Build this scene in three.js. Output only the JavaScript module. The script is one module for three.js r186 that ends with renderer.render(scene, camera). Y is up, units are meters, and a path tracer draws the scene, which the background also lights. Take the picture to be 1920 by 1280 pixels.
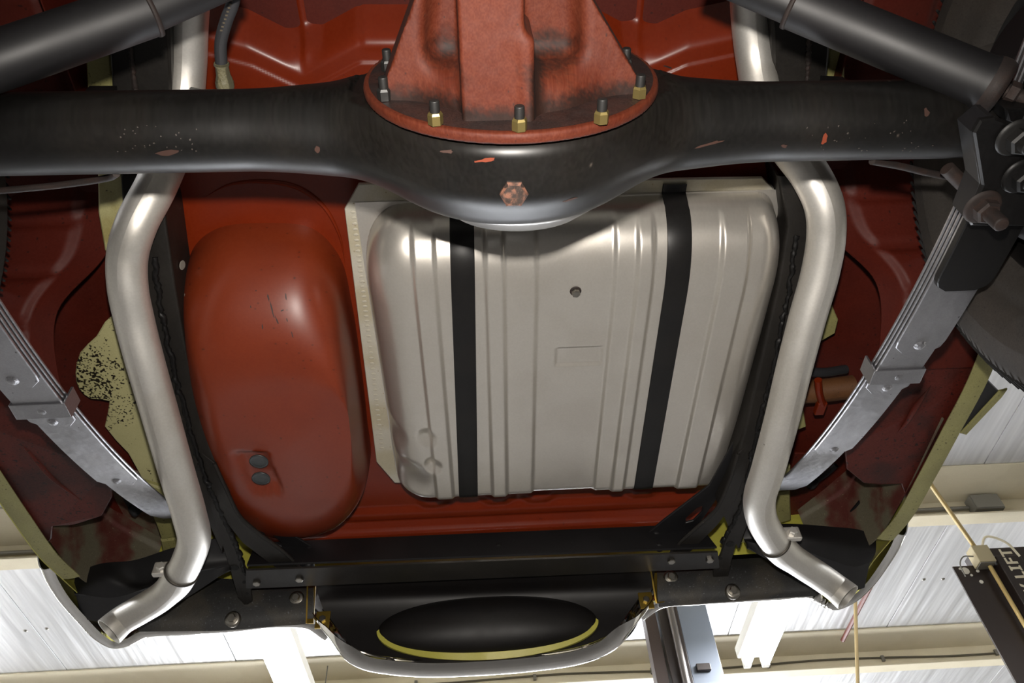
import * as THREE from 'three';
import { RectAreaLightUniformsLib } from 'three/addons/lights/RectAreaLightUniformsLib.js';
import { mergeGeometries } from 'three/addons/utils/BufferGeometryUtils.js';
import { RoundedBoxGeometry } from 'three/addons/geometries/RoundedBoxGeometry.js';
import { FontLoader } from 'three/addons/loaders/FontLoader.js';
import { TextGeometry } from 'three/addons/geometries/TextGeometry.js';

RectAreaLightUniformsLib.init();
const scene = new THREE.Scene();
const V = (x, y, z) => new THREE.Vector3(x, y, z);
const DEG = Math.PI / 180;

// ---------- camera ----------
const FPX = 1470;                                  // focal length in pixels of the 1920 x 1280 frame
const CAM = V(0, 1.2, 0);
const camera = new THREE.PerspectiveCamera(2 * Math.atan(640 / FPX) / DEG, 1.5, 0.02, 60);
camera.rotation.order = 'YXZ';
camera.rotation.set(49 * DEG, -3.28 * DEG, -4.64 * DEG);
camera.position.copy(CAM);
camera.updateMatrixWorld(true);
scene.add(camera);

// ---------- renderer ----------
const renderer = new THREE.WebGLRenderer({ antialias: true });
renderer.toneMapping = THREE.LinearToneMapping;
renderer.toneMappingExposure = 1.0;
renderer.shadowMap.enabled = true;
scene.background = new THREE.Color(0x0a0a0a);

// ---------- light: the flash on top of the photographer's camera ----------
const camUp = V(0, 1, 0).applyQuaternion(camera.quaternion);
const camFwd = V(0, 0, -1).applyQuaternion(camera.quaternion);
const flash = new THREE.SpotLight(0xfff8ef, 6.2, 0, 46 * DEG, 1.0, 2);
flash.name = 'camera_flash';
flash.position.copy(CAM).addScaledVector(camUp, 0.076);
flash.target.position.copy(flash.position).add(camFwd);
flash.castShadow = true;
flash.shadow.radius = 0.6;
flash.shadow.mapSize.set(2048, 2048);
flash.shadow.camera.near = 0.1;
scene.add(flash, flash.target);

// ---------- pixel helpers: a pixel gives a direction, the distance comes from a height, a side or a depth plane ----------
const ray = (u, v) => V((u - 960) / FPX, (640 - v) / FPX, -1).applyQuaternion(camera.quaternion);
const at = (u, v, h) => { const r = ray(u, v); return r.multiplyScalar(h / r.y).add(CAM); };       // h metres above the lens
const atX = (u, v, x) => { const r = ray(u, v); return r.multiplyScalar(x / r.x).add(CAM); };
const atZ = (u, v, z) => { const r = ray(u, v); return r.multiplyScalar(z / r.z).add(CAM); };
const MX = -0.009;                                 // the car's centre line
const mir = (p) => V(2 * MX - p.x, p.y, p.z);

// ---------- noise and textures ----------
let seed = 7;
const rnd = () => { seed = (seed + 0x6d2b79f5) | 0; let t = Math.imul(seed ^ (seed >>> 15), 1 | seed); t = (t + Math.imul(t ^ (t >>> 7), 61 | t)) ^ t; return ((t ^ (t >>> 14)) >>> 0) / 4294967296; };
const hash = (x, y, z = 0) => { let n = Math.imul(x | 0, 374761393) ^ Math.imul(y | 0, 668265263) ^ Math.imul(z | 0, 2147483647 - 1274126177); n = Math.imul(n ^ (n >>> 13), 1274126177); return ((n ^ (n >>> 16)) >>> 0) / 4294967296; };
const sm = (t) => t * t * (3 - 2 * t);
function noise2(x, y, per = 0) {
  const xi = Math.floor(x), yi = Math.floor(y), u = sm(x - xi), v = sm(y - yi);
  const w = (a) => (per ? ((a % per) + per) % per : a);
  const h = (a, b) => hash(w(a), w(b), 11);
  return (h(xi, yi) * (1 - u) + h(xi + 1, yi) * u) * (1 - v) + (h(xi, yi + 1) * (1 - u) + h(xi + 1, yi + 1) * u) * v;
}
const fbm = (x, y, per, oct = 4) => { let s = 0, a = 0.5, n = 0; for (let i = 0; i < oct; i++) { s += a * noise2(x, y, per); n += a; x *= 2; y *= 2; per *= 2; a *= 0.5; } return s / n; };
const lerp = (a, b, t) => a + (b - a) * t, clamp = (t, a = 0, b = 1) => Math.min(b, Math.max(a, t));
const step = (a, b, t) => sm(clamp((t - a) / (b - a)));
function tex(n, fn, color, reps = 1) {             // fn(u, v) -> [r, g, b] 0..1 (sRGB when color)
  const d = new Uint8Array(n * n * 4);
  for (let j = 0; j < n; j++) for (let i = 0; i < n; i++) {
    const c = fn(i / n, j / n), k = 4 * (j * n + i);
    d[k] = 255 * clamp(c[0]); d[k + 1] = 255 * clamp(c[1]); d[k + 2] = 255 * clamp(c[2]); d[k + 3] = 255;
  }
  const t = new THREE.DataTexture(d, n, n);
  t.wrapS = t.wrapT = THREE.RepeatWrapping; t.magFilter = THREE.LinearFilter; t.minFilter = THREE.LinearMipmapLinearFilter; t.generateMipmaps = true;
  if (color) t.colorSpace = THREE.SRGBColorSpace;
  t.repeat.set(reps, reps); t.needsUpdate = true;
  return t;
}
// a paint or metal with blotches, specks and grain; uv are metres, `size` metres per tile
function surf({ base, blotch, speck, speckAmount = 0, grain = 0.04, blotchAmount = 0.5, size = 0.5, rough = [0.4, 0.6], metal = 0, bump = 0, n = 256, freq = 6, ...rest }) {
  const B = new THREE.Color(base), L = new THREE.Color(blotch ?? base), S = new THREE.Color(speck ?? base);
  const g = (c) => { const o = c.clone().convertLinearToSRGB(); return [o.r, o.g, o.b]; };
  const b = g(B), l = g(L), s = g(S), off = Math.floor(rnd() * 97);
  const map = tex(n, (u, v) => {
    const m = step(0.45, 0.75, fbm(u * freq + off, v * freq, freq)) * blotchAmount;
    const q = noise2(u * freq * 24, v * freq * 24 + off, freq * 24) > 1 - speckAmount * (0.3 + 1.4 * fbm(u * freq, v * freq + 5, freq)) ? 1 : 0;
    const gr = (hash(u * n, v * n, 3) - 0.5) * grain;
    return [0, 1, 2].map((i) => lerp(lerp(b[i], l[i], m), s[i], q) + gr);
  }, true, 1 / size);
  const rmap = tex(128, (u, v) => { const r = lerp(rough[0], rough[1], fbm(u * freq * 1.5 + 31, v * freq * 1.5, freq * 1.5, 5)); return [r, r, metal]; }, false, 1 / size);
  const m = new THREE.MeshPhysicalMaterial({ map, roughnessMap: rmap, roughness: 1, metalness: metal ? 1 : 0, ...(metal ? { metalnessMap: rmap } : {}), side: THREE.DoubleSide, ...rest });
  if (bump) { m.bumpMap = tex(128, (u, v) => { const c = fbm(u * freq * 6, v * freq * 6 + off, freq * 6, 3); return [c, c, c]; }, false, 1 / size); m.bumpScale = bump; }
  return m;
}
const plain = (color, roughness = 0.5, metalness = 0, extra = {}) => new THREE.MeshPhysicalMaterial({ color, roughness, metalness, side: THREE.DoubleSide, ...extra });
// ---------- materials ----------
const M = {
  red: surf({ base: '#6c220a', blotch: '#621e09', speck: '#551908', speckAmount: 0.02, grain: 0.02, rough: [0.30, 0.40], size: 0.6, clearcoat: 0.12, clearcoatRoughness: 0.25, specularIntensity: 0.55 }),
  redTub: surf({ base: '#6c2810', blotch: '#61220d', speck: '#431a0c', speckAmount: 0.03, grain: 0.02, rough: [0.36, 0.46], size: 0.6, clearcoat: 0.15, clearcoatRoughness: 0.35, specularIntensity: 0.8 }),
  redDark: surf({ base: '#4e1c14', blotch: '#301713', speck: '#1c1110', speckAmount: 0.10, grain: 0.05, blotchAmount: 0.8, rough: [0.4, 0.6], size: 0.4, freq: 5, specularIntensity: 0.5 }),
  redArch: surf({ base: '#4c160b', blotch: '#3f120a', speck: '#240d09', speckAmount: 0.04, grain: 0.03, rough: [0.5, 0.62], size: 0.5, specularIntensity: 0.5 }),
  carrier: surf({ base: '#481b0a', blotch: '#3f1507', speck: '#2a120c', speckAmount: 0.02, grain: 0.05, rough: [0.6, 0.75], size: 0.25, bump: 0.0006, freq: 8, specularIntensity: 0.5 }),
  grime: surf({ base: '#1e1513', blotch: '#331b15', speck: '#100c0c', speckAmount: 0.12, grain: 0.06, rough: [0.35, 0.6], size: 0.15 }),
  black: surf({ base: '#0e0d0d', blotch: '#131211', speck: '#332f2b', speckAmount: 0.01, grain: 0.03, rough: [0.38, 0.52], size: 0.5, blotchAmount: 0.7, specularIntensity: 0.6 }),
  axle: surf({ base: '#0d0c0b', blotch: '#15120f', speck: '#4a423c', speckAmount: 0.01, grain: 0.03, rough: [0.34, 0.46], size: 0.5, blotchAmount: 0.7, bump: 0.0002, specularIntensity: 0.7 }),
  blackGloss: surf({ base: '#0f0e10', blotch: '#151315', grain: 0.012, rough: [0.48, 0.6], size: 0.4 }),
  rail: surf({ base: '#1c1a18', blotch: '#25221f', speck: '#554f49', speckAmount: 0.012, grain: 0.03, rough: [0.35, 0.5], size: 0.4, specularIntensity: 0.7 }),
  valance: surf({ base: '#121010', blotch: '#181513', grain: 0.02, rough: [0.42, 0.55], size: 0.5, specularIntensity: 0.6 }),
  spring: surf({ base: '#a2a2a6', blotch: '#aeaeb2', speck: '#3a3838', speckAmount: 0.015, grain: 0.04, rough: [0.3, 0.42], metal: 0.95, size: 0.3, bump: 0.0005 }),
  pipe: surf({ base: '#dcd9d3', blotch: '#cec9c0', speck: '#7c766c', speckAmount: 0.008, grain: 0.03, rough: [0.42, 0.52], metal: 0.8, size: 0.5, bump: 0.0001 }),
  tank: surf({ base: '#ccc7bf', blotch: '#c3bdb4', grain: 0.02, rough: [0.27, 0.35], metal: 0.75, size: 0.5, bump: 0.00005 }),
  flange: surf({ base: '#b5b1a4', blotch: '#a29778', speck: '#7c6c4c', speckAmount: 0.02, grain: 0.03, rough: [0.5, 0.65], metal: 0.2, size: 0.4, blotchAmount: 0.5 }),
  strap: surf({ base: '#141313', blotch: '#1c1a18', speck: '#4a4642', speckAmount: 0.006, grain: 0.02, rough: [0.32, 0.42], size: 0.4, specularIntensity: 0.6 }),
  chrome: plain('#e8e6e2', 0.08, 1),
  steel: plain('#98948c', 0.35, 1),
  zinc: plain('#7a6c42', 0.42, 0.8),
  brass: plain('#a58a3e', 0.35, 0.9),
  nutDark: plain('#191817', 0.5, 0.2),
  rust: surf({ base: '#1c1310', blotch: '#301c12', speck: '#0e0b0a', speckAmount: 0.1, grain: 0.08, rough: [0.6, 0.85], size: 0.1 }),
  yellow: surf({ base: '#8e8a58', blotch: '#7f7a50', speck: '#4a4528', speckAmount: 0.06, grain: 0.05, rough: [0.45, 0.6], size: 0.3 }),
  yellowPaint: surf({ base: '#a8a346', blotch: '#9f9a42', grain: 0.02, rough: [0.25, 0.35], size: 0.4, clearcoat: 0.5, clearcoatRoughness: 0.15 }),
  yellowDirty: surf({ base: '#a8a374', blotch: '#8b7f4a', speck: '#3a3222', speckAmount: 0.05, grain: 0.05, rough: [0.5, 0.7], size: 0.3, blotchAmount: 0.7 }),
  cavity: surf({ base: '#655f4e', blotch: '#54201a', speck: '#8a8468', speckAmount: 0.03, grain: 0.05, rough: [0.55, 0.75], size: 0.35, blotchAmount: 0.9 }),
  rubber: surf({ base: '#2e2a26', blotch: '#3a322b', speck: '#1e1b19', speckAmount: 0.05, grain: 0.04, rough: [0.75, 0.9], size: 0.3, bump: 0.0003 }),
  hose: plain('#232326', 0.65),
  crust: surf({ base: '#5a563f', blotch: '#7c765c', speck: '#3a3524', speckAmount: 0.12, grain: 0.1, rough: [0.5, 0.8], size: 0.06, bump: 0.001 }),
  tan: surf({ base: '#5e3c20', blotch: '#4a2e18', speck: '#2a1c12', speckAmount: 0.05, grain: 0.05, rough: [0.5, 0.7], size: 0.2 }),
  plug: plain('#2c2f30', 0.35),
  white: plain('#d8d3c6', 0.5),
  cream: surf({ base: '#e4dabf', blotch: '#d9ceb2', grain: 0.02, rough: [0.5, 0.6], size: 1 }),
  grey: plain('#77746c', 0.5),
  liftBlack: plain('#2c221c', 0.38),
  liftGrey: plain('#6f7680', 0.45, 0.2),
};
// ---------- geometry helpers ----------
function planarUV(g) {                              // uv in metres from position and dominant normal
  const p = g.attributes.position, n = g.attributes.normal, uv = new Float32Array(p.count * 2);
  for (let i = 0; i < p.count; i++) {
    const a = Math.abs(n.getX(i)), b = Math.abs(n.getY(i)), c = Math.abs(n.getZ(i));
    if (a > b && a > c) { uv[2 * i] = p.getZ(i); uv[2 * i + 1] = p.getY(i); }
    else if (b >= c) { uv[2 * i] = p.getX(i); uv[2 * i + 1] = p.getZ(i); }
    else { uv[2 * i] = p.getX(i); uv[2 * i + 1] = p.getY(i); }
  }
  g.setAttribute('uv', new THREE.BufferAttribute(uv, 2));
  return g;
}
function geom(pos, idx, uv) {
  const g = new THREE.BufferGeometry();
  g.setAttribute('position', new THREE.Float32BufferAttribute(pos, 3));
  if (uv) g.setAttribute('uv', new THREE.Float32BufferAttribute(uv, 2));
  g.setIndex(idx); g.computeVertexNormals();
  return g;
}
const merge = (list) => mergeGeometries(list.map((g) => { let h = g.index ? g.toNonIndexed() : g; if (!h.attributes.normal) h.computeVertexNormals(); if (!h.attributes.uv) planarUV(h); for (const k of Object.keys(h.attributes)) if (!['position', 'normal', 'uv'].includes(k)) h.deleteAttribute(k); return h; }));
// closed prism over a plan outline; points carry their own height; the lower edge is chamfered
function prism(pts, th, holes = [], ch = 0.0025) {
  const all = [pts, ...holes], flat = (l) => l.map((p) => new THREE.Vector2(p.x, p.z));
  const area = THREE.ShapeUtils.area(flat(pts));
  const tri = THREE.ShapeUtils.triangulateShape(flat(pts), holes.map(flat));
  const pos = [], idx = [];
  const ring = [], ring2 = [], ring3 = [];
  for (const l of all) {
    const n = l.length, s = Math.sign(THREE.ShapeUtils.area(flat(l))) * (l === pts ? 1 : -1), c = Math.min(ch, th * 0.45);
    for (let i = 0; i < n; i++) {
      const a = l[(i + n - 1) % n], b = l[i], d = l[(i + 1) % n];
      const e1 = new THREE.Vector2(b.x - a.x, b.z - a.z).normalize(), e2 = new THREE.Vector2(d.x - b.x, d.z - b.z).normalize();
      const nn = new THREE.Vector2(-e1.y - e2.y, e1.x + e2.x).normalize().multiplyScalar(s * c);
      ring.push(V(b.x + nn.x, b.y, b.z + nn.y)); ring2.push(V(b.x, b.y + c, b.z)); ring3.push(V(b.x, b.y + th, b.z));
    }
  }
  const push = (p) => { pos.push(p.x, p.y, p.z); return pos.length / 3 - 1; };
  const face = (a, b, c) => idx.push(push(a), push(b), push(c));
  for (const t of tri) { face(ring[t[0]], ring[t[1]], ring[t[2]]); face(ring3[t[2]], ring3[t[1]], ring3[t[0]]); }
  let o = 0;
  for (const l of all) {
    const n = l.length;
    for (let i = 0; i < n; i++) {
      const a = o + i, b = o + (i + 1) % n;
      face(ring[b], ring[a], ring2[a]); face(ring[b], ring2[a], ring2[b]);
      face(ring2[b], ring2[a], ring3[a]); face(ring2[b], ring3[a], ring3[b]);
    }
    o += n;
  }
  if (area < 0) for (let i = 0; i < idx.length; i += 3) [idx[i], idx[i + 1]] = [idx[i + 1], idx[i]];
  const g = geom(pos, idx); return planarUV(g);
}
const pxs = (list, h) => list.map((p) => at(p[0], p[1], p[2] ?? h));
function smoothLoop(list, k = 4) { return new THREE.CatmullRomCurve3(list, true, 'centripetal').getPoints(list.length * k).slice(0, -1); }
function smoothLine(list, n, type = 'centripetal') { return new THREE.CatmullRomCurve3(list, false, type).getPoints(n); }
// a sheet through a grid of points (rows of points), smoothed, with thickness along the normal
function sheet(rows, nu = 24, nv = 24, th = 0.0015, disp = null, linear = false) {
  const line = (l, n) => { if (l.length === 1) return Array.from({ length: n + 1 }, () => l[0].clone()); if (linear || l.length === 2) { const o = []; for (let i = 0; i <= n; i++) { const t = i / n * (l.length - 1), a = Math.min(l.length - 2, Math.floor(t)); o.push(l[a].clone().lerp(l[a + 1], t - a)); } return o; } const c = new THREE.CatmullRomCurve3(l, false, 'centripetal'); const o = []; for (let i = 0; i <= n; i++) o.push(c.getPoint(i / n)); return o; };
  const R = rows.map((r) => line(r, nu)), cols = [];
  for (let i = 0; i <= nu; i++) cols.push(line(R.map((r) => r[i]), nv));
  const pos = [], uv = [], idx = [], W = nv + 1;
  let lu = 0;
  for (let i = 0; i <= nu; i++) { if (i) lu += cols[i][nv >> 1].distanceTo(cols[i - 1][nv >> 1]); let lv = 0; for (let j = 0; j <= nv; j++) { if (j) lv += cols[i][j].distanceTo(cols[i][j - 1]); const p = cols[i][j]; pos.push(p.x, p.y, p.z); uv.push(lu, lv); } }
  for (let i = 0; i < nu; i++) for (let j = 0; j < nv; j++) { const a = i * W + j, b = a + W; idx.push(a, b, a + 1, b, b + 1, a + 1); }
  let g = geom(pos, idx, uv);
  if (disp) { const n = g.attributes.normal, p = g.attributes.position; for (let k = 0; k < p.count; k++) { const d = disp(Math.floor(k / W) / nu, (k % W) / nv); p.setXYZ(k, p.getX(k) + n.getX(k) * d, p.getY(k) + n.getY(k) * d, p.getZ(k) + n.getZ(k) * d); } g.computeVertexNormals(); }
  if (!th) return g;
  const n = g.attributes.normal, p = g.attributes.position, N = p.count, P2 = [...p.array], U2 = [...uv, ...uv], I2 = [...idx];
  for (let k = 0; k < N; k++) P2.push(p.getX(k) - n.getX(k) * th, p.getY(k) - n.getY(k) * th, p.getZ(k) - n.getZ(k) * th);
  for (let k = 0; k < idx.length; k += 3) I2.push(idx[k] + N, idx[k + 2] + N, idx[k + 1] + N);
  const body = geom(P2, I2, U2), eP = [], eI = [], eU = [];
  const edge = (a, b) => { const q = eP.length / 3; for (const k of [a, b, a + N, b + N]) { eP.push(P2[3 * k], P2[3 * k + 1], P2[3 * k + 2]); eU.push(U2[2 * k], U2[2 * k + 1]); } eI.push(q, q + 2, q + 1, q + 1, q + 2, q + 3); };
  for (let i = 0; i < nu; i++) { edge(i * W, (i + 1) * W); edge((i + 1) * W + nv, i * W + nv); }
  for (let j = 0; j < nv; j++) { edge(j + 1, j); edge(nu * W + j, nu * W + j + 1); }
  return merge([body, geom(eP, eI, eU)]);
}
// a tube along points, radius may be a function of t; hollow tubes show an open end
function tube(pts, r, { n = 60, m = 20, hollow = 0, closed = false, caps = true, type = 'centripetal', jitter = 0 } = {}) {
  const curve = new THREE.CatmullRomCurve3(pts, closed, type), fr = curve.computeFrenetFrames(n, closed);
  const rf = typeof r === 'function' ? r : () => r;
  const build = (dr, flip) => {
    const pos = [], uv = [], idx = []; let len = 0, last = null;
    for (let i = 0; i <= n; i++) {
      const p = curve.getPointAt(i / n); if (last) len += p.distanceTo(last); last = p;
      for (let j = 0; j <= m; j++) {
        const a = j / m * Math.PI * 2, R = Math.max(0.0002, rf(i / n) - dr) * (1 + (jitter ? (hash(i, j % m, 5) - 0.5) * jitter : 0));
        const q = p.clone().addScaledVector(fr.normals[i], Math.cos(a) * R).addScaledVector(fr.binormals[i], Math.sin(a) * R);
        pos.push(q.x, q.y, q.z); uv.push(len, a * R);
      }
    }
    for (let i = 0; i < n; i++) for (let j = 0; j < m; j++) { const a = i * (m + 1) + j, b = a + m + 1; flip ? idx.push(a, a + 1, b, b, a + 1, b + 1) : idx.push(a, b, a + 1, b, b + 1, a + 1); }
    return geom(pos, idx, uv);
  };
  const list = [build(0, false)];
  if (hollow) {
    list.push(build(hollow, true));
    for (const i of [0, n]) { const pos = [], idx = []; const p = curve.getPointAt(i / n); for (let j = 0; j <= m; j++) { const a = j / m * Math.PI * 2; for (const d of [0, hollow]) { const R = rf(i / n) - d, q = p.clone().addScaledVector(fr.normals[i], Math.cos(a) * R).addScaledVector(fr.binormals[i], Math.sin(a) * R); pos.push(q.x, q.y, q.z); } } for (let j = 0; j < m; j++) { const a = 2 * j; i ? idx.push(a, a + 2, a + 1, a + 1, a + 2, a + 3) : idx.push(a, a + 1, a + 2, a + 1, a + 3, a + 2); } list.push(planarUV(geom(pos, idx))); }
  } else if (caps && !closed) {
    for (const i of [0, n]) { const p = curve.getPointAt(i / n), pos = [p.x, p.y, p.z], idx = []; for (let j = 0; j <= m; j++) { const a = j / m * Math.PI * 2, R = rf(i / n), q = p.clone().addScaledVector(fr.normals[i], Math.cos(a) * R).addScaledVector(fr.binormals[i], Math.sin(a) * R); pos.push(q.x, q.y, q.z); } for (let j = 1; j <= m; j++) i ? idx.push(0, j, j + 1) : idx.push(0, j + 1, j); list.push(planarUV(geom(pos, idx))); }
  }
  return merge(list);
}
// a lathe along a direction: profile [[radius, along], ...]
function lathe(profile, origin, dir, seg = 28) {
  const g = new THREE.LatheGeometry(profile.map(([r, y]) => new THREE.Vector2(Math.max(r, 0.00001), y)), seg);
  g.applyQuaternion(new THREE.Quaternion().setFromUnitVectors(V(0, 1, 0), dir.clone().normalize())); g.translate(origin.x, origin.y, origin.z);
  return planarUV(g);
}
function hexHead(origin, dir, r, h, turn = 0) {     // chamfered hexagon prism
  const g = mergeGeometries([new THREE.CylinderGeometry(r, r, h * 0.8, 6).toNonIndexed().translate(0, h * 0.4, 0), new THREE.CylinderGeometry(r * 0.82, r, h * 0.2, 6).toNonIndexed().translate(0, h * 0.9, 0)]);
  g.rotateY(turn); g.computeVertexNormals(); planarUV(g); g.applyQuaternion(new THREE.Quaternion().setFromUnitVectors(V(0, 1, 0), dir.clone().normalize())); g.translate(origin.x, origin.y, origin.z);
  return g;
}
const rod = (a, b, r0, r1 = r0, seg = 24) => lathe([[0, 0], [r0 * 0.94, 0], [r0, r0 * 0.06], [r1, a.distanceTo(b) - r1 * 0.06], [r1 * 0.94, a.distanceTo(b)], [0, a.distanceTo(b)]], a, b.clone().sub(a), seg);
const box = (x0, x1, y0, y1, z0, z1, r = 0.004) => planarUV(new RoundedBoxGeometry(x1 - x0, y1 - y0, z1 - z0, 2, Math.min(r, 0.45 * Math.min(x1 - x0, y1 - y0, z1 - z0))).translate((x0 + x1) / 2, (y0 + y1) / 2, (z0 + z1) / 2));
// a surface where a distance field is zero (surface nets)
function nets(f, a, b, c) {
  const nx = Math.ceil((b[0] - a[0]) / c), ny = Math.ceil((b[1] - a[1]) / c), nz = Math.ceil((b[2] - a[2]) / c);
  const X = nx + 1, Y = ny + 1, Z = nz + 1, F = new Float32Array(X * Y * Z), id = (i, j, k) => (k * Y + j) * X + i;
  for (let k = 0; k < Z; k++) for (let j = 0; j < Y; j++) for (let i = 0; i < X; i++) F[id(i, j, k)] = f(a[0] + i * c, a[1] + j * c, a[2] + k * c);
  const vid = new Int32Array(nx * ny * nz).fill(-1), cid = (i, j, k) => (k * ny + j) * nx + i, pos = [], idx = [];
  const E = [[0, 1], [2, 3], [4, 5], [6, 7], [0, 2], [1, 3], [4, 6], [5, 7], [0, 4], [1, 5], [2, 6], [3, 7]];
  for (let k = 0; k < nz; k++) for (let j = 0; j < ny; j++) for (let i = 0; i < nx; i++) {
    const v = []; for (let q = 0; q < 8; q++) v.push(F[id(i + (q & 1), j + ((q >> 1) & 1), k + (q >> 2))]);
    const s0 = v[0] < 0; if (v.every((w) => (w < 0) === s0)) continue;
    let x = 0, y = 0, z = 0, m = 0;
    for (const [p, q] of E) if ((v[p] < 0) !== (v[q] < 0)) { const t = v[p] / (v[p] - v[q]); x += lerp(p & 1, q & 1, t); y += lerp((p >> 1) & 1, (q >> 1) & 1, t); z += lerp(p >> 2, q >> 2, t); m++; }
    vid[cid(i, j, k)] = pos.length / 3; pos.push(a[0] + (i + x / m) * c, a[1] + (j + y / m) * c, a[2] + (k + z / m) * c);
  }
  const quad = (p, q, r, s, fl) => { if (p < 0 || q < 0 || r < 0 || s < 0) return; fl ? idx.push(p, q, r, r, q, s) : idx.push(p, r, q, r, s, q); };
  for (let k = 1; k < nz; k++) for (let j = 1; j < ny; j++) for (let i = 0; i < nx; i++) { const s = F[id(i, j, k)] < 0, e = F[id(i + 1, j, k)] < 0; if (s !== e) quad(vid[cid(i, j - 1, k - 1)], vid[cid(i, j, k - 1)], vid[cid(i, j - 1, k)], vid[cid(i, j, k)], s); }
  for (let k = 1; k < nz; k++) for (let j = 0; j < ny; j++) for (let i = 1; i < nx; i++) { const s = F[id(i, j, k)] < 0, e = F[id(i, j + 1, k)] < 0; if (s !== e) quad(vid[cid(i - 1, j, k - 1)], vid[cid(i, j, k - 1)], vid[cid(i - 1, j, k)], vid[cid(i, j, k)], !s); }
  for (let k = 0; k < nz; k++) for (let j = 1; j < ny; j++) for (let i = 1; i < nx; i++) { const s = F[id(i, j, k)] < 0, e = F[id(i, j, k + 1)] < 0; if (s !== e) quad(vid[cid(i - 1, j - 1, k)], vid[cid(i, j - 1, k)], vid[cid(i - 1, j, k)], vid[cid(i, j, k)], s); }
  const g = geom(pos, idx), e = c * 0.5, n = g.attributes.normal;
  for (let i = 0; i < pos.length / 3; i++) { const [x, y, z] = [pos[3 * i], pos[3 * i + 1], pos[3 * i + 2]]; const w = V(f(x + e, y, z) - f(x - e, y, z), f(x, y + e, z) - f(x, y - e, z), f(x, y, z + e) - f(x, y, z - e)).normalize(); n.setXYZ(i, w.x, w.y, w.z); }
  const uv = []; for (let i = 0; i < pos.length / 3; i++) uv.push(pos[3 * i], pos[3 * i + 2] * 0.8 - pos[3 * i + 1] * 0.6);
  g.setAttribute('uv', new THREE.Float32BufferAttribute(uv, 2));
  return g;
}
const smin = (a, b, k) => { const h = clamp(0.5 + 0.5 * (b - a) / k); return lerp(b, a, h) - k * h * (1 - h); };
// ---------- scene graph helpers ----------
const used = new Map();
function numbered(name) { const n = used.get(name) ?? 0; used.set(name, n + 1); return n ? `${name}_${String(n).padStart(3, '0')}` : name; }
const things = [];
function thing(name, label, category, group) { const o = new THREE.Group(); o.name = numbered(name); o.userData = { label, category }; if (group) o.userData.group = group; scene.add(o); things.push(o); return o; }
function struct(name) { const o = new THREE.Group(); o.name = name; o.userData = { kind: 'structure' }; scene.add(o); return o; }
function part(name, g, m, parent, label) {
  if (Array.isArray(g)) g = merge(g);
  if (!g.attributes.uv) planarUV(g);
  const o = new THREE.Mesh(g, m); o.name = name; o.castShadow = o.receiveShadow = true; if (label) o.userData.label = label; (parent ?? scene).add(o); return o;
}
function one(name, g, m, label, category, group) { const o = part(numbered(name), g, m); o.userData = { label, category }; if (group) o.userData.group = group; return o; }
function bolt(parent, p, dir, r, h, m, name = 'bolt') { const b = part(name, hexHead(p, dir, r, h, rnd() * 1), m, parent); return b; }
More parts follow.
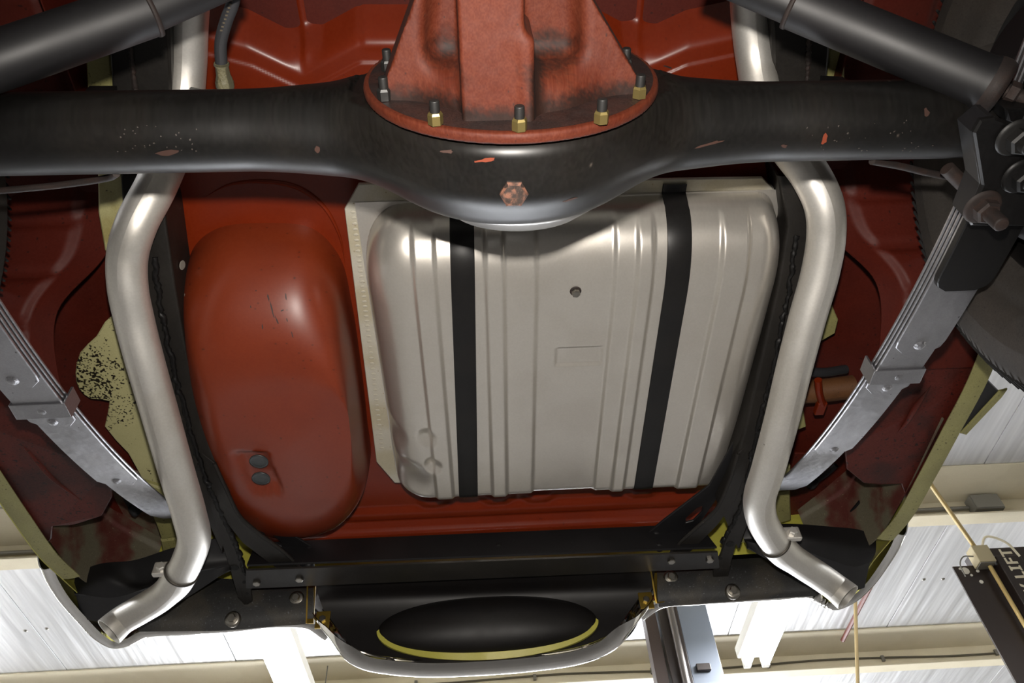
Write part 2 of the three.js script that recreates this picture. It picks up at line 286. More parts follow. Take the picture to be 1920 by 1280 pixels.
// ---------- the workshop ----------
const CEIL = 4.1, ROOM = { x0: -7, x1: 7.5, z0: -9.5, z1: 6 };
{
  const concrete = surf({ base: '#55524e', blotch: '#484541', speck: '#33302d', speckAmount: 0.03, grain: 0.04, rough: [0.45, 0.7], size: 3 });
  const wallM = surf({ base: '#a8a49a', blotch: '#9c988c', grain: 0.02, rough: [0.6, 0.7], size: 3 });
  const f = struct('floor'); part('slab', box(ROOM.x0 - 0.2, ROOM.x1 + 0.2, -0.2, 0, ROOM.z0 - 0.2, ROOM.z1 + 0.2, 0.002), concrete, f);
  for (const [n, b] of [['wall_left', [ROOM.x0 - 0.2, ROOM.x0, 0, CEIL, ROOM.z0, ROOM.z1]], ['wall_right', [ROOM.x1, ROOM.x1 + 0.2, 0, CEIL, ROOM.z0, ROOM.z1]], ['wall_rear', [ROOM.x0, ROOM.x1, 0, CEIL, ROOM.z0 - 0.2, ROOM.z0]], ['wall_front', [ROOM.x0, ROOM.x1, 0, CEIL, ROOM.z1, ROOM.z1 + 0.2]]]) part('panel', box(...b, 0.002), wallM, struct(n));
  // ceiling of long silvery panels, one strip beside the other
  const c = struct('ceiling');
  part('deck', box(ROOM.x0 - 0.2, ROOM.x1 + 0.2, CEIL + 0.03, CEIL + 0.2, ROOM.z0 - 0.2, ROOM.z1 + 0.2, 0.002), plain('#4c4942', 0.8), c);
  const foil = (o) => { const map = tex(512, (u, v) => { const k = 0.86 + 0.12 * fbm(u * 48 + o, v * 2, 0, 3) + 0.08 * fbm(u * 140, v * 5 + o, 0, 2) - 0.06; return [k, k * 1.0, k * 1.0]; }, true, 0.5); const rm = tex(256, (u, v) => { const r = 0.34 + 0.22 * fbm(u * 60, v * 2 + o, 0, 3); return [r, r, r]; }, false, 0.5); const bm = tex(512, (u, v) => { const k = fbm(u * 64, v * 3 + o, 0, 3); return [k, k, k]; }, false, 0.5); return new THREE.MeshPhysicalMaterial({ map, roughnessMap: rm, roughness: 1, metalness: 0.55, bumpMap: bm, bumpScale: 0.004, side: THREE.DoubleSide }); };
  const foils = [foil(0), foil(17), foil(41)];
  const seams = []; for (let x = -3.09 - 1.21 * 4; x < ROOM.x1 + 1; x += 1.21) seams.push(x);
  seams.forEach((x, i) => { const a = Math.max(x, ROOM.x0 - 0.1), b = Math.min(x + 1.204, ROOM.x1 + 0.1); if (b - a > 0.05) part(i ? `ceiling_panel_${String(i).padStart(3, '0')}` : 'ceiling_panel', box(a, b, CEIL, CEIL + 0.03, ROOM.z0, ROOM.z1, 0.0015), foils[i % 3], c); });
  // screw heads along the seams
  const screw = new THREE.SphereGeometry(0.014, 10, 6).scale(1, 0.5, 1);
  for (const [u, v] of [[48, 1182], [88, 1178], [1732, 1086], [1768, 1085]]) { const p = at(u, v, CEIL - 1.2); part('screw', screw.clone().translate(p.x, CEIL, p.z), M.steel, c); }
}
// purlins across the ceiling
for (const [k, z0, z1, h, lab] of [[0, -3.62, -3.98, 0.16, 'cream painted steel purlin across the ceiling, with a junction box on it'], [1, -5.50, -5.86, 0.16, 'cream painted steel purlin across the ceiling, with a cable clipped along it'], [2, -7.4, -7.76, 0.16, 'cream painted steel purlin across the ceiling, the one nearest the rear wall']]) {
  const t = thing('purlin', lab, 'beam', 'ceiling purlins');
  part('web', box(ROOM.x0, ROOM.x1, CEIL - h, CEIL, z1, z1 + 0.012, 0.003), M.cream, t);
  part('top_flange', box(ROOM.x0, ROOM.x1, CEIL - 0.012, CEIL - 0.001, z1 + 0.013, z0, 0.003), M.cream, t);
  part('bottom_flange', box(ROOM.x0, ROOM.x1, CEIL - h - 0.012, CEIL - h - 0.001, z1, z1 + 0.11, 0.003), M.cream, t);
  if (k === 1) { const q = []; for (let x = -6.5; x <= 7; x += 0.5) q.push(V(x, CEIL - 0.075 + 0.012 * Math.sin(x * 3), z1 + 0.022)); one('ceiling_cable', tube(q, 0.008, { n: 160, m: 8 }), plain('#5c5648', 0.6), 'thin grey cable clipped along the face of a cream purlin', 'cable'); for (let x = -6; x < 7; x += 0.9) part('cable_clip', box(x - 0.012, x + 0.012, CEIL - 0.1, CEIL - 0.055, z1 + 0.013, z1 + 0.034, 0.003), M.grey, t); }
  if (k === 0) {
    const p = at(1838, 930, 2.82), jb = thing('junction_box', 'small grey electrical junction box on a cream ceiling purlin', 'junction box');
    part('box', box(p.x - 0.02, p.x + 0.16, CEIL - 0.125, CEIL - 0.02, z1 + 0.013, z1 + 0.09, 0.006), M.grey, jb);
    part('cover', box(p.x - 0.015, p.x + 0.155, CEIL - 0.12, CEIL - 0.025, z1 + 0.091, z1 + 0.097, 0.002), plain('#8a877e', 0.45), jb);
    one('conduit', tube([V(-6.5, CEIL - 0.075, z1 + 0.03), V(0, CEIL - 0.075, z1 + 0.03), V(p.x - 0.025, CEIL - 0.075, z1 + 0.03)], 0.014, { n: 20, m: 10 }), plain('#8f8c84', 0.4, 0.5), 'straight grey conduit running along a cream purlin into a box', 'conduit');
  }
}
// fluorescent strip lights
const lampMat = new THREE.MeshStandardMaterial({ color: '#ffffff', emissive: '#f8faff', emissiveIntensity: 22 });
function stripLight(x, z0, z1, label) {
  const t = thing('fluorescent_light', label, 'light', 'fluorescent strip lights on the ceiling'), y = 3.48;
  part('tray', box(x - 0.10, x + 0.10, y + 0.05, y + 0.12, z1, z0, 0.006), plain('#e8e4d8', 0.5), t);
  for (const k of [0.2, 0.8]) part('hanger', rod(V(x, y + 0.121, lerp(z0, z1, k)), V(x, CEIL - 0.001, lerp(z0, z1, k)), 0.004), M.grey, t);
  for (const s of [-1, 1]) {
    part('tube_lamp', rod(V(x + s * 0.058, y + 0.012, z1 + 0.05), V(x + s * 0.058, y + 0.012, z0 - 0.05), 0.03, 0.03, 16), lampMat, t);
    for (const z of [z0 - 0.025, z1 + 0.025]) part('lamp_holder', box(x + s * 0.058 - 0.022, x + s * 0.058 + 0.022, y - 0.02, y + 0.049, z - 0.02, z + 0.02, 0.004), M.white, t);
  }
  const l = new THREE.RectAreaLight('#f8faff', 40, 0.24, z0 - z1 - 0.12);
  l.position.set(x, y - 0.04, (z0 + z1) / 2); l.lookAt(x, 0, (z0 + z1) / 2); l.name = 'strip_light_glow'; scene.add(l);
}
{
  const l = at(502, 1183, 2.28), r = at(1468, 1122, 2.28), e = at(1405, 1248, 2.28);
  stripLight(l.x, -3.3, -6.2, 'fluorescent strip light seen below the bumper, beyond the left tailpipe');
  stripLight(r.x, e.z + 2.45, e.z, 'fluorescent strip light ending short of a purlin, beyond the right tailpipe');
}
stripLight(-4.2, -3.3, -6.2, 'fluorescent strip light over the bay out to the left behind the car');
stripLight(5.2, -3.3, -6.2, 'fluorescent strip light over the bay out to the right behind the car');
stripLight(-4.2, 1.5, -1.3, 'fluorescent strip light above the bay to the left of the car');
stripLight(4.6, 1.5, -1.3, 'fluorescent strip light above the bay to the right of the car');
// a daylit roller door of translucent panels in the rear wall
{
  const w = struct('window_1'), pane = new THREE.MeshStandardMaterial({ color: '#dfe6ee', emissive: '#f6f9ff', emissiveIntensity: 8, roughness: 0.4 });
  const x0 = -3.4, x1 = 3.4, y0 = 0.5, y1 = 2.7, z = ROOM.z0 + 0.012, nx = 6, ny = 3;
  for (let i = 0; i < nx; i++) for (let j = 0; j < ny; j++) part('pane', box(lerp(x0, x1, i / nx) + 0.03, lerp(x0, x1, (i + 1) / nx) - 0.03, lerp(y0, y1, j / ny) + 0.03, lerp(y0, y1, (j + 1) / ny) - 0.03, z - 0.01, z + 0.002, 0.002), pane, w);
  for (let i = 0; i <= nx; i++) part('mullion', box(lerp(x0, x1, i / nx) - 0.028, lerp(x0, x1, i / nx) + 0.028, y0 - 0.03, y1 + 0.03, z - 0.012, z + 0.03, 0.004), M.white, w);
  for (let j = 0; j <= ny; j++) part('rail', box(x0, x1, lerp(y0, y1, j / ny) - 0.026, lerp(y0, y1, j / ny) + 0.026, z - 0.012, z + 0.026, 0.004), M.white, w);
  const l = new THREE.RectAreaLight('#f6f9ff', 10, x1 - x0, y1 - y0); l.position.set(0, (y0 + y1) / 2, z + 0.06); l.lookAt(0, (y0 + y1) / 2, 0); l.name = 'daylight_through_door'; scene.add(l);
}
// lift columns
{
  const zc = -4.0, t = thing('lift_column', 'dark brown lift column with white lettering and a yellow conduit', 'lift column', 'vehicle lift columns');
  const xL = 2.69, yT = CAM.y + 2.46;
  part('side_plate', box(xL, xL + 0.36, 0, yT, zc - 0.012, zc, 0.002), M.liftBlack, t);
  const pT = atZ(1870, 1030, zc + 0.06);
  part('post', box(pT.x - 0.035, pT.x + 0.115, 0, yT + 0.02, zc - 0.3, zc + 0.06, 0.006), M.liftBlack, t);
  part('head_beam', box(pT.x - 0.08, xL + 2.4, yT + 0.03, yT + 0.13, zc - 0.16, zc - 0.03, 0.006), M.liftBlack, t);
  part('gusset', box(pT.x + 0.13, pT.x + 0.36, yT - 0.2, yT - 0.02, zc - 0.2, zc - 0.06, 0.006), M.liftBlack, t);
  for (const [dx, dy, r] of [[0.06, -0.035, 0.022], [0.13, -0.04, 0.009], [0.115, -0.11, 0.011], [0.08, -0.065, 0.007], [0.035, -0.02, 0.007]]) part('bolt_head', rod(V(xL + dx, yT + dy, zc + 0.0005), V(xL + dx, yT + dy, zc + 0.006), r), M.white, t);
  const font = await new FontLoader().loadAsync('fonts/droid/droid_sans_bold.typeface.json');
  const g = new TextGeometry('Y LIFT', { font, size: 0.072, depth: 0.002, curveSegments: 4 });
  g.scale(1, 0.95, 1); g.rotateZ(Math.PI / 2); g.computeBoundingBox(); g.translate(pT.x + 0.005 - g.boundingBox.min.x, pT.y - g.boundingBox.max.y, zc + 0.0605);
  part('lettering', g, M.cream, t, 'cream capital letters');
  const b = thing('control_box', 'small beige electrical box mounted at the top of the lettered lift column', 'box');
  const bp = atZ(1842, 1040, zc + 0.06);
  part('box', box(bp.x - 0.05, bp.x + 0.05, bp.y - 0.055, bp.y + 0.055, zc + 0.001, zc + 0.08, 0.005), plain('#b3a684', 0.5), b);
  part('bottom_plate', box(bp.x - 0.045, bp.x + 0.045, bp.y - 0.061, bp.y - 0.0555, zc + 0.003, zc + 0.075, 0.002), M.grey, b);
  part('small_wire', tube([V(bp.x - 0.051, bp.y + 0.0, zc + 0.05), V(bp.x - 0.11, bp.y - 0.0, zc + 0.05), V(bp.x - 0.145, bp.y - 0.04, zc + 0.04), V(bp.x - 0.14, bp.y - 0.11, zc + 0.02)], 0.004, { n: 30, m: 8 }), M.grey, b);
  part('flex_lead', tube([V(bp.x + 0.03, bp.y + 0.056, zc + 0.05), V(bp.x + 0.06, bp.y + 0.10, zc + 0.09), V(bp.x + 0.15, bp.y + 0.05, zc + 0.1), V(bp.x + 0.2, bp.y - 0.03, zc + 0.075)], 0.007, { n: 30, m: 8 }), M.cream, b);
  const c2 = one('yellow_conduit', tube([V(bp.x + 0.02, bp.y - 0.063, zc + 0.04), V(bp.x + 0.02, bp.y - 0.8, zc + 0.04), V(bp.x + 0.02, 0.3, zc + 0.04)], 0.012, { n: 20, m: 12 }), plain('#b59b5f', 0.45), 'straight tan conduit running down the dark lift column', 'conduit');
  const top = at(1690, 830, 2.86);
  one('sloping_conduit', tube([V(bp.x - 0.01, bp.y + 0.056, zc + 0.05), V(bp.x - 0.01, bp.y + 0.056, zc + 0.05).lerp(top, 0.5), top], 0.013, { n: 30, m: 12, type: 'chordal' }), plain('#b59b5f', 0.45), 'tan conduit running from the ceiling down to a beige box', 'conduit');
}
{
  const zc = -4.3, a = atZ(1262, 1150, zc), t = thing('lift_column', 'narrow dark steel lift column hung with a pale plate behind the bumper', 'lift column', 'vehicle lift columns');
  const x = a.x, yT = 3.75;
  part('post', box(x - 0.09, x + 0.03, 0, yT, zc - 0.2, zc, 0.006), M.liftBlack, t);
  part('rail', rod(V(x - 0.02, 0, zc + 0.03), V(x - 0.02, yT, zc + 0.03), 0.022), plain('#77726e', 0.3, 0.8), t);
  part('side_channel', box(x - 0.17, x - 0.1, 0, yT, zc - 0.12, zc - 0.02, 0.004), plain('#3d2e26', 0.5), t);
  part('back_plate', box(x + 0.031, x + 0.21, 2.95, yT, zc - 0.02, zc - 0.008, 0.003), M.liftGrey, t, 'pale blue-grey plate');
  part('lock_bracket', box(x + 0.06, x + 0.14, 3.26, 3.3, zc - 0.007, zc + 0.02, 0.004), M.liftBlack, t);
  part('motor_box', box(x + 0.02, x + 0.19, 2.6, 2.92, zc - 0.16, zc + 0.02, 0.01), M.liftBlack, t);
}
one('hanging_rope', tube([at(1603, 1090, 2.86), at(1605, 1180, 2.55), at(1609, 1300, 2.2)], 0.012, { n: 30, m: 8 }), plain('#c9b283', 0.8), 'thin tan rope hanging down from the ceiling beside the red pipe', 'rope');
one('red_pipe', tube([at(1652, 1060, 2.84), at(1580, 1200, 2.84)], 0.016, { n: 6, m: 10 }), plain('#6e3a30', 0.5), 'thin dull red pipe under the silvery ceiling panels', 'pipe');
// ---------- the car body: floor, spare wheel well, wheel arches, quarter panels ----------
const Y = (h) => CAM.y + h;
const body = thing('car_body', 'red primed underside and yellow quarter panels of a car on a lift', 'car body');
const FL = 1.08;                                   // height of the boot floor above the lens
const HF = 1.25;                                   // height of the seat floor ahead of the axle
{
  const edge = [[300, 40], [455, 82], [560, 132], [665, 76], [780, 76], [1100, 78], [1128, 80], [1210, 122], [1300, 82], [1450, 50]].map(([u, v]) => at(u, v, HF - 0.02)).map((p) => [p.x, p.z]);
  const zEdge = (x) => { if (x <= edge[0][0]) return edge[0][1]; for (let i = 1; i < edge.length; i++) if (x <= edge[i][0]) return lerp(edge[i - 1][1], edge[i][1], (x - edge[i - 1][0]) / (edge[i][0] - edge[i - 1][0])); return edge.at(-1)[1]; };
  const cr = [at(560, 60, HF).x, at(1208, 60, HF).x];
  const sh = (x, z) => {
    const e = zEdge(x);
    let h = HF + 0.06 * step(e - 0.02, e + 0.05, z) + 0.003 * step(e - 0.045, e - 0.04, z);
    for (const c of cr) h -= 0.016 * Math.max(0, 1 - Math.abs(x - c) / 0.03) * step(e - 0.015, e + 0.02, z);
    const w = at(673, 40, HF).x; h -= 0.003 * step(w - 0.004, w + 0.004, x) * step(at(1120, 40, HF).x, at(1110, 40, HF).x, x) * step(e - 0.03, e, z);
    return h;
  };
  const grid = (a, b, n) => Array.from({ length: n + 1 }, (_, i) => lerp(a, b, i / n));
  part('seat_floor', sheet0(grid(-0.62, 0.62, 300), [...grid(0.5, -0.2, 20), ...grid(-0.21, -0.66, 160)], (x, z) => Y(sh(x, z))), M.red, body);
  const z1 = at(900, 945, FL).z, z2 = at(900, 975, FL).z;
  const fh = (x, z) => {
    let h = FL - 0.010 * step(z1 + 0.012, z1 - 0.012, z) - 0.012 * step(z2 + 0.008, z2 - 0.008, z);
    h += 0.006 * Math.exp(-(((z - z2 - 0.02) / 0.008) ** 2));
    for (const bx of [-0.12, 0.02, 0.11, 0.34]) h -= 0.008 * Math.exp(-(((x - bx) / 0.03) ** 4) - (((z - z1 - 0.02) / 0.016) ** 4));
    return h;
  };
  part('boot_floor', sheet0(grid(-0.52, 0.52, 200), grid(-0.57, -1.5, 220), (x, z) => Y(fh(x, z))), M.red, body);
  part('kick_up', sheet([[V(-0.52, Y(FL), -0.57), V(0.52, Y(FL), -0.57)], [V(-0.52, Y(HF), -0.66), V(0.52, Y(HF), -0.66)]], 4, 4, 0.002), M.red, body);
}
function sheet0(xs, zs, f, th = 0.0015) {
  const pos = [], uv = [], idx = [], W = zs.length;
  for (const x of xs) for (const z of zs) { const y = f(x, z); pos.push(x, y, z); uv.push(x, z); }
  for (let i = 0; i < xs.length - 1; i++) for (let j = 0; j < W - 1; j++) { const a = i * W + j, b = a + W; idx.push(a, b, a + 1, b, b + 1, a + 1); }
  return geom(pos, idx, uv);
}
// spare wheel well: a tub lofted from its rim to a smaller, lower bottom
{
  const rim = pxs([[490, 418], [408, 428], [360, 470], [356, 560], [374, 690], [400, 800], [425, 890], [490, 945], [560, 955], [640, 935], [692, 870], [688, 780], [674, 660], [660, 570], [636, 480], [585, 428]], FL);
  const bot = pxs([[505, 722], [450, 732], [415, 755], [412, 795], [424, 835], [446, 880], [478, 925], [530, 952], [575, 955], [622, 935], [652, 895], [658, 850], [656, 805], [648, 765], [615, 732], [560, 722]], 0.905);
  const R = smoothLoop(rim, 8), B = smoothLoop(bot, 8), n = R.length, T = 26, rows = [];
  const pos = [], uv = [], idx = [];
  const c = B.reduce((a, p) => a.add(p), V(0, 0, 0)).divideScalar(n);
  const dent = (p) => { const q = at(487, 880, 0.91); const dx = (p.x - q.x) / 0.026, dz = (p.z - q.z) / 0.05, d = Math.max(Math.abs(dx + dz * 0.2), Math.abs(dz)); return 0.009 * step(1.1, 0.9, d); };
  for (let t = 0; t <= T + 14; t++) for (let i = 0; i < n; i++) {
    let p;
    if (t <= T) { const a = (t / T) * Math.PI / 2, g = 1 - Math.cos(a), s = Math.sin(a); p = V(lerp(R[i].x, B[i].x, g), lerp(R[i].y + 0.002, B[i].y, s), lerp(R[i].z, B[i].z, g)); }
    else { const k = (t - T) / 14; p = B[i].clone().lerp(c, k); p.y -= 0.006 * sm(k); }
    p.y += dent(p);
    pos.push(p.x, p.y, p.z); uv.push(p.x, p.z + p.y);
  }
  for (let t = 0; t < T + 14; t++) for (let i = 0; i < n; i++) { const a = t * n + i, b = t * n + (i + 1) % n, c2 = a + n, d = b + n; idx.push(a, c2, b, b, c2, d); }
  const w = part('spare_wheel_well', geom(pos, idx, uv), M.redTub, body, 'glossy red tub with two black rubber plugs');
  part('pressed_bead', tube(pxs([[380, 372], [430, 346], [500, 340], [560, 352], [606, 386], [636, 440], [648, 500]], FL), (k) => 0.004 * Math.sin(Math.PI * clamp(k, 0.02, 0.98)), { n: 50, m: 10 }), M.red, body);
  for (const [u, v] of [[486, 862], [490, 894]]) { const p = at(u, v, 0.899); part('rubber_plug', lathe([[0, -0.003], [0.012, -0.002], [0.0155, 0.0015], [0.016, 0.004], [0.013, 0.0045], [0.012, 0.003], [0, 0.0035]], p, V(0, -1, 0)), M.plug, w, 'round black rubber plug'); }
}
// outer boot floor beyond the frame rails
const side = (s) => (p) => (s < 0 ? p : mir(p));
const both = [-1, 1];
for (const s of both) {
  const S = side(s);
  // roof of the cavity, outboard of the rail
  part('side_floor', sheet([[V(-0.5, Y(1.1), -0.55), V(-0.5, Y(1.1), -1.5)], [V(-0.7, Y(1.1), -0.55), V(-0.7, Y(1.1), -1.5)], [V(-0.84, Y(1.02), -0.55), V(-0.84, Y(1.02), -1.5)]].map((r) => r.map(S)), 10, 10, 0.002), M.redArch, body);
  // wheel arch: a ribbed half drum over the tyre
  const arch = []; const cy = 0.80, cz = -0.36, R = 0.40, xsA = (h) => { const i = lerp(-0.555, -0.64, step(1.08, 0.92, h)); return [0, 0.2, 0.4, 0.6, 0.8, 1].map((k) => lerp(i, -0.835, k)); };
  for (const [h, z] of [[0.885, -0.86], [0.90, -0.80]]) arch.push(xsA(h).map((x) => S(V(x, Y(h), z))));
  for (let k = 0; k <= 12; k++) { const a = lerp(22, 190, k / 12) * DEG; arch.push(xsA(cy + Math.sin(a) * R + (a > 2 ? 1 : 0)).map((x) => S(V(x, Y(cy) + Math.sin(a) * R, cz - Math.cos(a) * R)))); }
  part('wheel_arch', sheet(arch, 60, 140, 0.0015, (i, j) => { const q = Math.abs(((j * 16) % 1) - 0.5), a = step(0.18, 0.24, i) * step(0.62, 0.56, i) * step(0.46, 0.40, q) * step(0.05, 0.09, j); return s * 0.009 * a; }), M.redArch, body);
  part('arch_inner_wall', sheet([[V(-0.56, Y(1.1), 0.02), V(-0.56, Y(1.1), -0.68)], [V(-0.56, Y(1.3), 0.02), V(-0.56, Y(1.3), -0.62)]].map((r) => r.map(S)), 10, 4, 0.002), M.redArch, body);
}
// splash panels behind the wheels, cavity walls, quarter panels
const lobeL = [[-80, 700, 0.9], [60, 715, 0.9], [130, 745, 0.9], [180, 810, 0.895], [208, 885, 0.89], [210, 932, 0.888], [190, 968, 0.886], [140, 984, 0.886], [98, 987, 0.884], [96, 1010, 0.882], [78, 1032, 0.88], [50, 990, 0.88], [-10, 890, 0.88], [-80, 780, 0.88]];
const lobeR = [[1985, 560, 0.9], [1850, 630, 0.9], [1700, 668, 0.9], [1640, 710, 0.9], [1602, 770, 0.895], [1584, 840, 0.89], [1588, 880, 0.888], [1620, 906, 0.887], [1650, 909, 0.886], [1690, 907, 0.886], [1702, 940, 0.885], [1714, 938, 0.885], [1760, 860, 0.885], [1830, 720, 0.89], [1950, 600, 0.9]];
for (const [l, s] of [[lobeL, -1], [lobeR, 1]]) {
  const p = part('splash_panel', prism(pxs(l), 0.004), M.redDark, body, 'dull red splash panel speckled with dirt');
  const rib = s < 0 ? [[20, 802], [60, 850], [100, 895], [150, 935]] : [[1745, 722], [1715, 765], [1700, 790], [1680, 812]];
  part('pressed_rib', tube(rib.map(([u, v], i) => at(u, v, 0.888).add(V(0, -0.001, 0))), (t) => 0.0055 * Math.sin(Math.PI * clamp(t, 0.03, 0.97)), { n: 30, m: 10 }), M.redDark, p);
}
for (const s of both) {
  const S = side(s);
  // quarter panel: inner flange, sill flange and outer skin
  const zs = [-0.76, -0.88, -1.0, -1.12, -1.24, -1.31];
  const flange = [[0, 0], [0.013, 0.0], [0.03, 0.004]];
  const hq = (z) => 0.872 + 0.02 * step(-0.9, -0.7, z), xq = (z) => -0.828 + 0.035 * step(-1.2, -1.42, z);
  part('quarter_flange', sheet(flange.map(([dx, dy]) => zs.map((z) => S(V(xq(z) + dx, Y(hq(z)) + dy, z)))), 30, 6, 0.002), M.yellow, body, 'pale yellow folded flange');
  part('quarter_skin', sheet([[0, 0], [-0.012, 0.02], [-0.05, 0.12], [-0.06, 0.35]].map(([dx, dy]) => [...zs, -1.4, -1.5].map((z) => S(V(xq(z) + dx, Y(hq(z)) + dy, z)))), 30, 14, 0.0015), M.yellowPaint, body, 'yellow outer body side');
  part('arch_lip', sheet([[0, 0], [0.022, 0.002]].map(([dx, dy]) => Array.from({ length: 9 }, (_, k) => { const a = lerp(-8, 150, k / 8) * DEG; return S(V(-0.845 + dx, Y(0.80 + Math.sin(a) * 0.39) + dy, -0.36 - Math.cos(a) * 0.41)); })), 50, 3, 0.002), M.yellow, body, 'pale yellow wheel arch lip');
  part('arch_skin', sheet([[0, 0], [-0.012, 0.03]].map(([dx, dy]) => Array.from({ length: 9 }, (_, k) => { const a = lerp(40, 150, k / 8) * DEG; return S(V(-0.845 + dx, Y(0.80 + Math.sin(a) * (0.39 + dy * 6)), -0.36 - Math.cos(a) * (0.41 + dy * 6))); })), 50, 3, 0.002), M.yellowPaint, body);
  // outer wall of the cavity
  part('cavity_wall', sheet([[V(-0.80, Y(0.885), -0.98), V(-0.80, Y(0.885), -1.2), V(-0.785, Y(0.885), -1.34), V(-0.72, Y(0.9), -1.46)], [V(-0.80, Y(1.1), -0.98), V(-0.80, Y(1.1), -1.2), V(-0.785, Y(1.1), -1.34), V(-0.72, Y(1.1), -1.46)]].map((r) => r.map(S)), 30, 8, 0.002), M.cavity, body);
  part('tail_panel', sheet([[V(-0.80, Y(0.96), -1.47), V(-0.4, Y(0.96), -1.5), V(0, Y(0.96), -1.51)], [V(-0.82, Y(1.4), -1.47), V(-0.4, Y(1.4), -1.52), V(0, Y(1.4), -1.53)]].map((r) => r.map(S)), 30, 8, 0.002), M.yellowPaint, body, 'yellow rear body panel');
}
part('arch_gap', prism(pxs([[1840, 700], [1874, 734], [1802, 814], [1794, 800]], 0.875), 0.004), M.blackGloss, body);
part('arch_corner', prism(pxs([[1874, 734], [1890, 730], [1880, 745], [1812, 816], [1801, 813]], 0.872), 0.004), M.yellow, body);
// pale yellow side panels of the boot floor beside the pipes
const spatter = M.yellow.clone(); spatter.map = tex(1024, (u, v) => { const x = u - 1, z = v > 0.7 ? v - 2 : v - 1, c = at(178, 705, 1.04), d = Math.hypot((x - c.x) / 0.05, (z - c.z) / 0.11), n = noise2(u * 400, v * 400) * 0.75 + fbm(u * 60, v * 60, 0) * 0.5, q = n > lerp(0.62, 1.02, clamp(d / 1.6)) ? 1 : 0, g = (hash(u * 1024, v * 1024, 3) - 0.5) * 0.04, k = fbm(u * 9, v * 9, 0); return [lerp(0.78 - 0.06 * k, 0.13, q) + g, lerp(0.76 - 0.06 * k, 0.11, q) + g, lerp(0.56 - 0.05 * k, 0.07, q) + g]; }, true, 1);
part('side_panel', prism(smoothLoop(pxs([[218, 585], [180, 632], [150, 662], [141, 700], [148, 730], [170, 748], [205, 752], [196, 800], [240, 850], [270, 905], [300, 940], [410, 940], [360, 760], [300, 600]], 1.04), 2), 0.004), spatter, body, 'pale yellow panel spattered with black specks');
part('side_panel', prism(pxs([[1520, 560], [1556, 562], [1572, 600], [1566, 625], [1540, 640], [1520, 655], [1495, 690], [1470, 780], [1420, 780], [1480, 600]], 1.04), 0.004), M.yellow, body, 'pale yellow bulging panel beside the pipe');
for (const l of [[[268, 905], [300, 915], [345, 910], [345, 955], [300, 960], [282, 940]], [[284, 965], [350, 955], [355, 1002], [302, 1012], [292, 985]], [[300, 1014], [372, 1005], [430, 1060], [420, 1085], [395, 1078], [340, 1050], [305, 1040]]]) part('stepped_panel', prism(pxs(l, 1.0), 0.01, [], 0.004), M.yellow, body);
for (const l of [[[1450, 880], [1483, 875], [1484, 915], [1452, 925]], [[1446, 930], [1482, 922], [1484, 975], [1450, 985]], [[1395, 1000], [1440, 985], [1450, 1010], [1398, 1038], [1382, 1030]]]) part('stepped_panel', prism(pxs(l, 1.0), 0.01, [], 0.004), M.yellow, body);
// inner wall outboard of each pipe
part('inner_wall', prism(pxs([[205, 880], [262, 885], [300, 1000], [290, 1060], [190, 1075], [140, 1020], [170, 985], [215, 950]], 1.06), 0.004), M.cavity, body, 'stained red and grey inner panel');
part('inner_wall', prism(pxs([[1490, 850], [1585, 850], [1600, 925], [1680, 960], [1630, 1060], [1480, 1010], [1478, 900]], 1.06), 0.004), M.redDark, body, 'dull red inner panel');
// yellow rail flange ahead of and behind the axle
part('rail_flange', prism(pxs([[183, 318], [232, 318], [236, 380], [222, 430], [204, 485], [196, 470], [184, 400]], 1.02), 0.03), M.yellowDirty, body);
part('rail_flange', prism(pxs([[160, 100], [205, 90], [212, 195], [165, 195]], 1.12), 0.03), M.yellow, body);
part('rail_flange', prism(pxs([[1556, 85], [1584, 80], [1584, 195], [1550, 195]], 1.12), 0.03), M.yellow, body);
part('spring_pocket', prism(pxs([[158, 172], [210, 172], [214, 200], [165, 198]], 1.05), 0.02), M.black, body);
part('spring_pocket', prism(pxs([[1548, 152], [1590, 154], [1584, 200], [1540, 200]], 1.05), 0.02), M.black, body);
part('forward_floor', box(-0.95, 0.95, Y(1.30), Y(1.32), -0.6, 2.4, 0.003), M.redArch, body);
part('boot_lid', box(-0.86, 0.84, Y(1.5), Y(1.52), -1.56, -0.3, 0.004), M.yellowPaint, body);
// ---------- frame rails ----------
const RH = (v) => lerp(1.0, 0.875, clamp((v - 400) / 700, -0.2, 1.05));
const rp = (l) => l.map(([u, v, d = 0]) => at(u, v, RH(v) + d));
const ragged = (l) => smoothLine(rp(l), 90).map((p) => p.add(V((rnd() - 0.5) * 0.005, 0, (rnd() - 0.5) * 0.005)));
function railBox(outer, inner, label) {             // bottom face between two pixel lines, a box section above it
  const n = outer.length, rows = [];
  const up = 0.085, a = rp(outer), b = rp(inner);
  rows.push(a.map((p) => p.clone().add(V(0, up, 0))), a.map((p) => p.clone().add(V(0, 0.004, 0))), a.map((p, i) => p.clone().lerp(b[i], 0.06)), b.map((p, i) => p.clone().lerp(a[i], 0.06)), b.map((p) => p.clone().add(V(0, 0.004, 0))), b.map((p) => p.clone().add(V(0, up, 0))));
  return sheet(rows, 40, 5, 0.003, null, true);
}
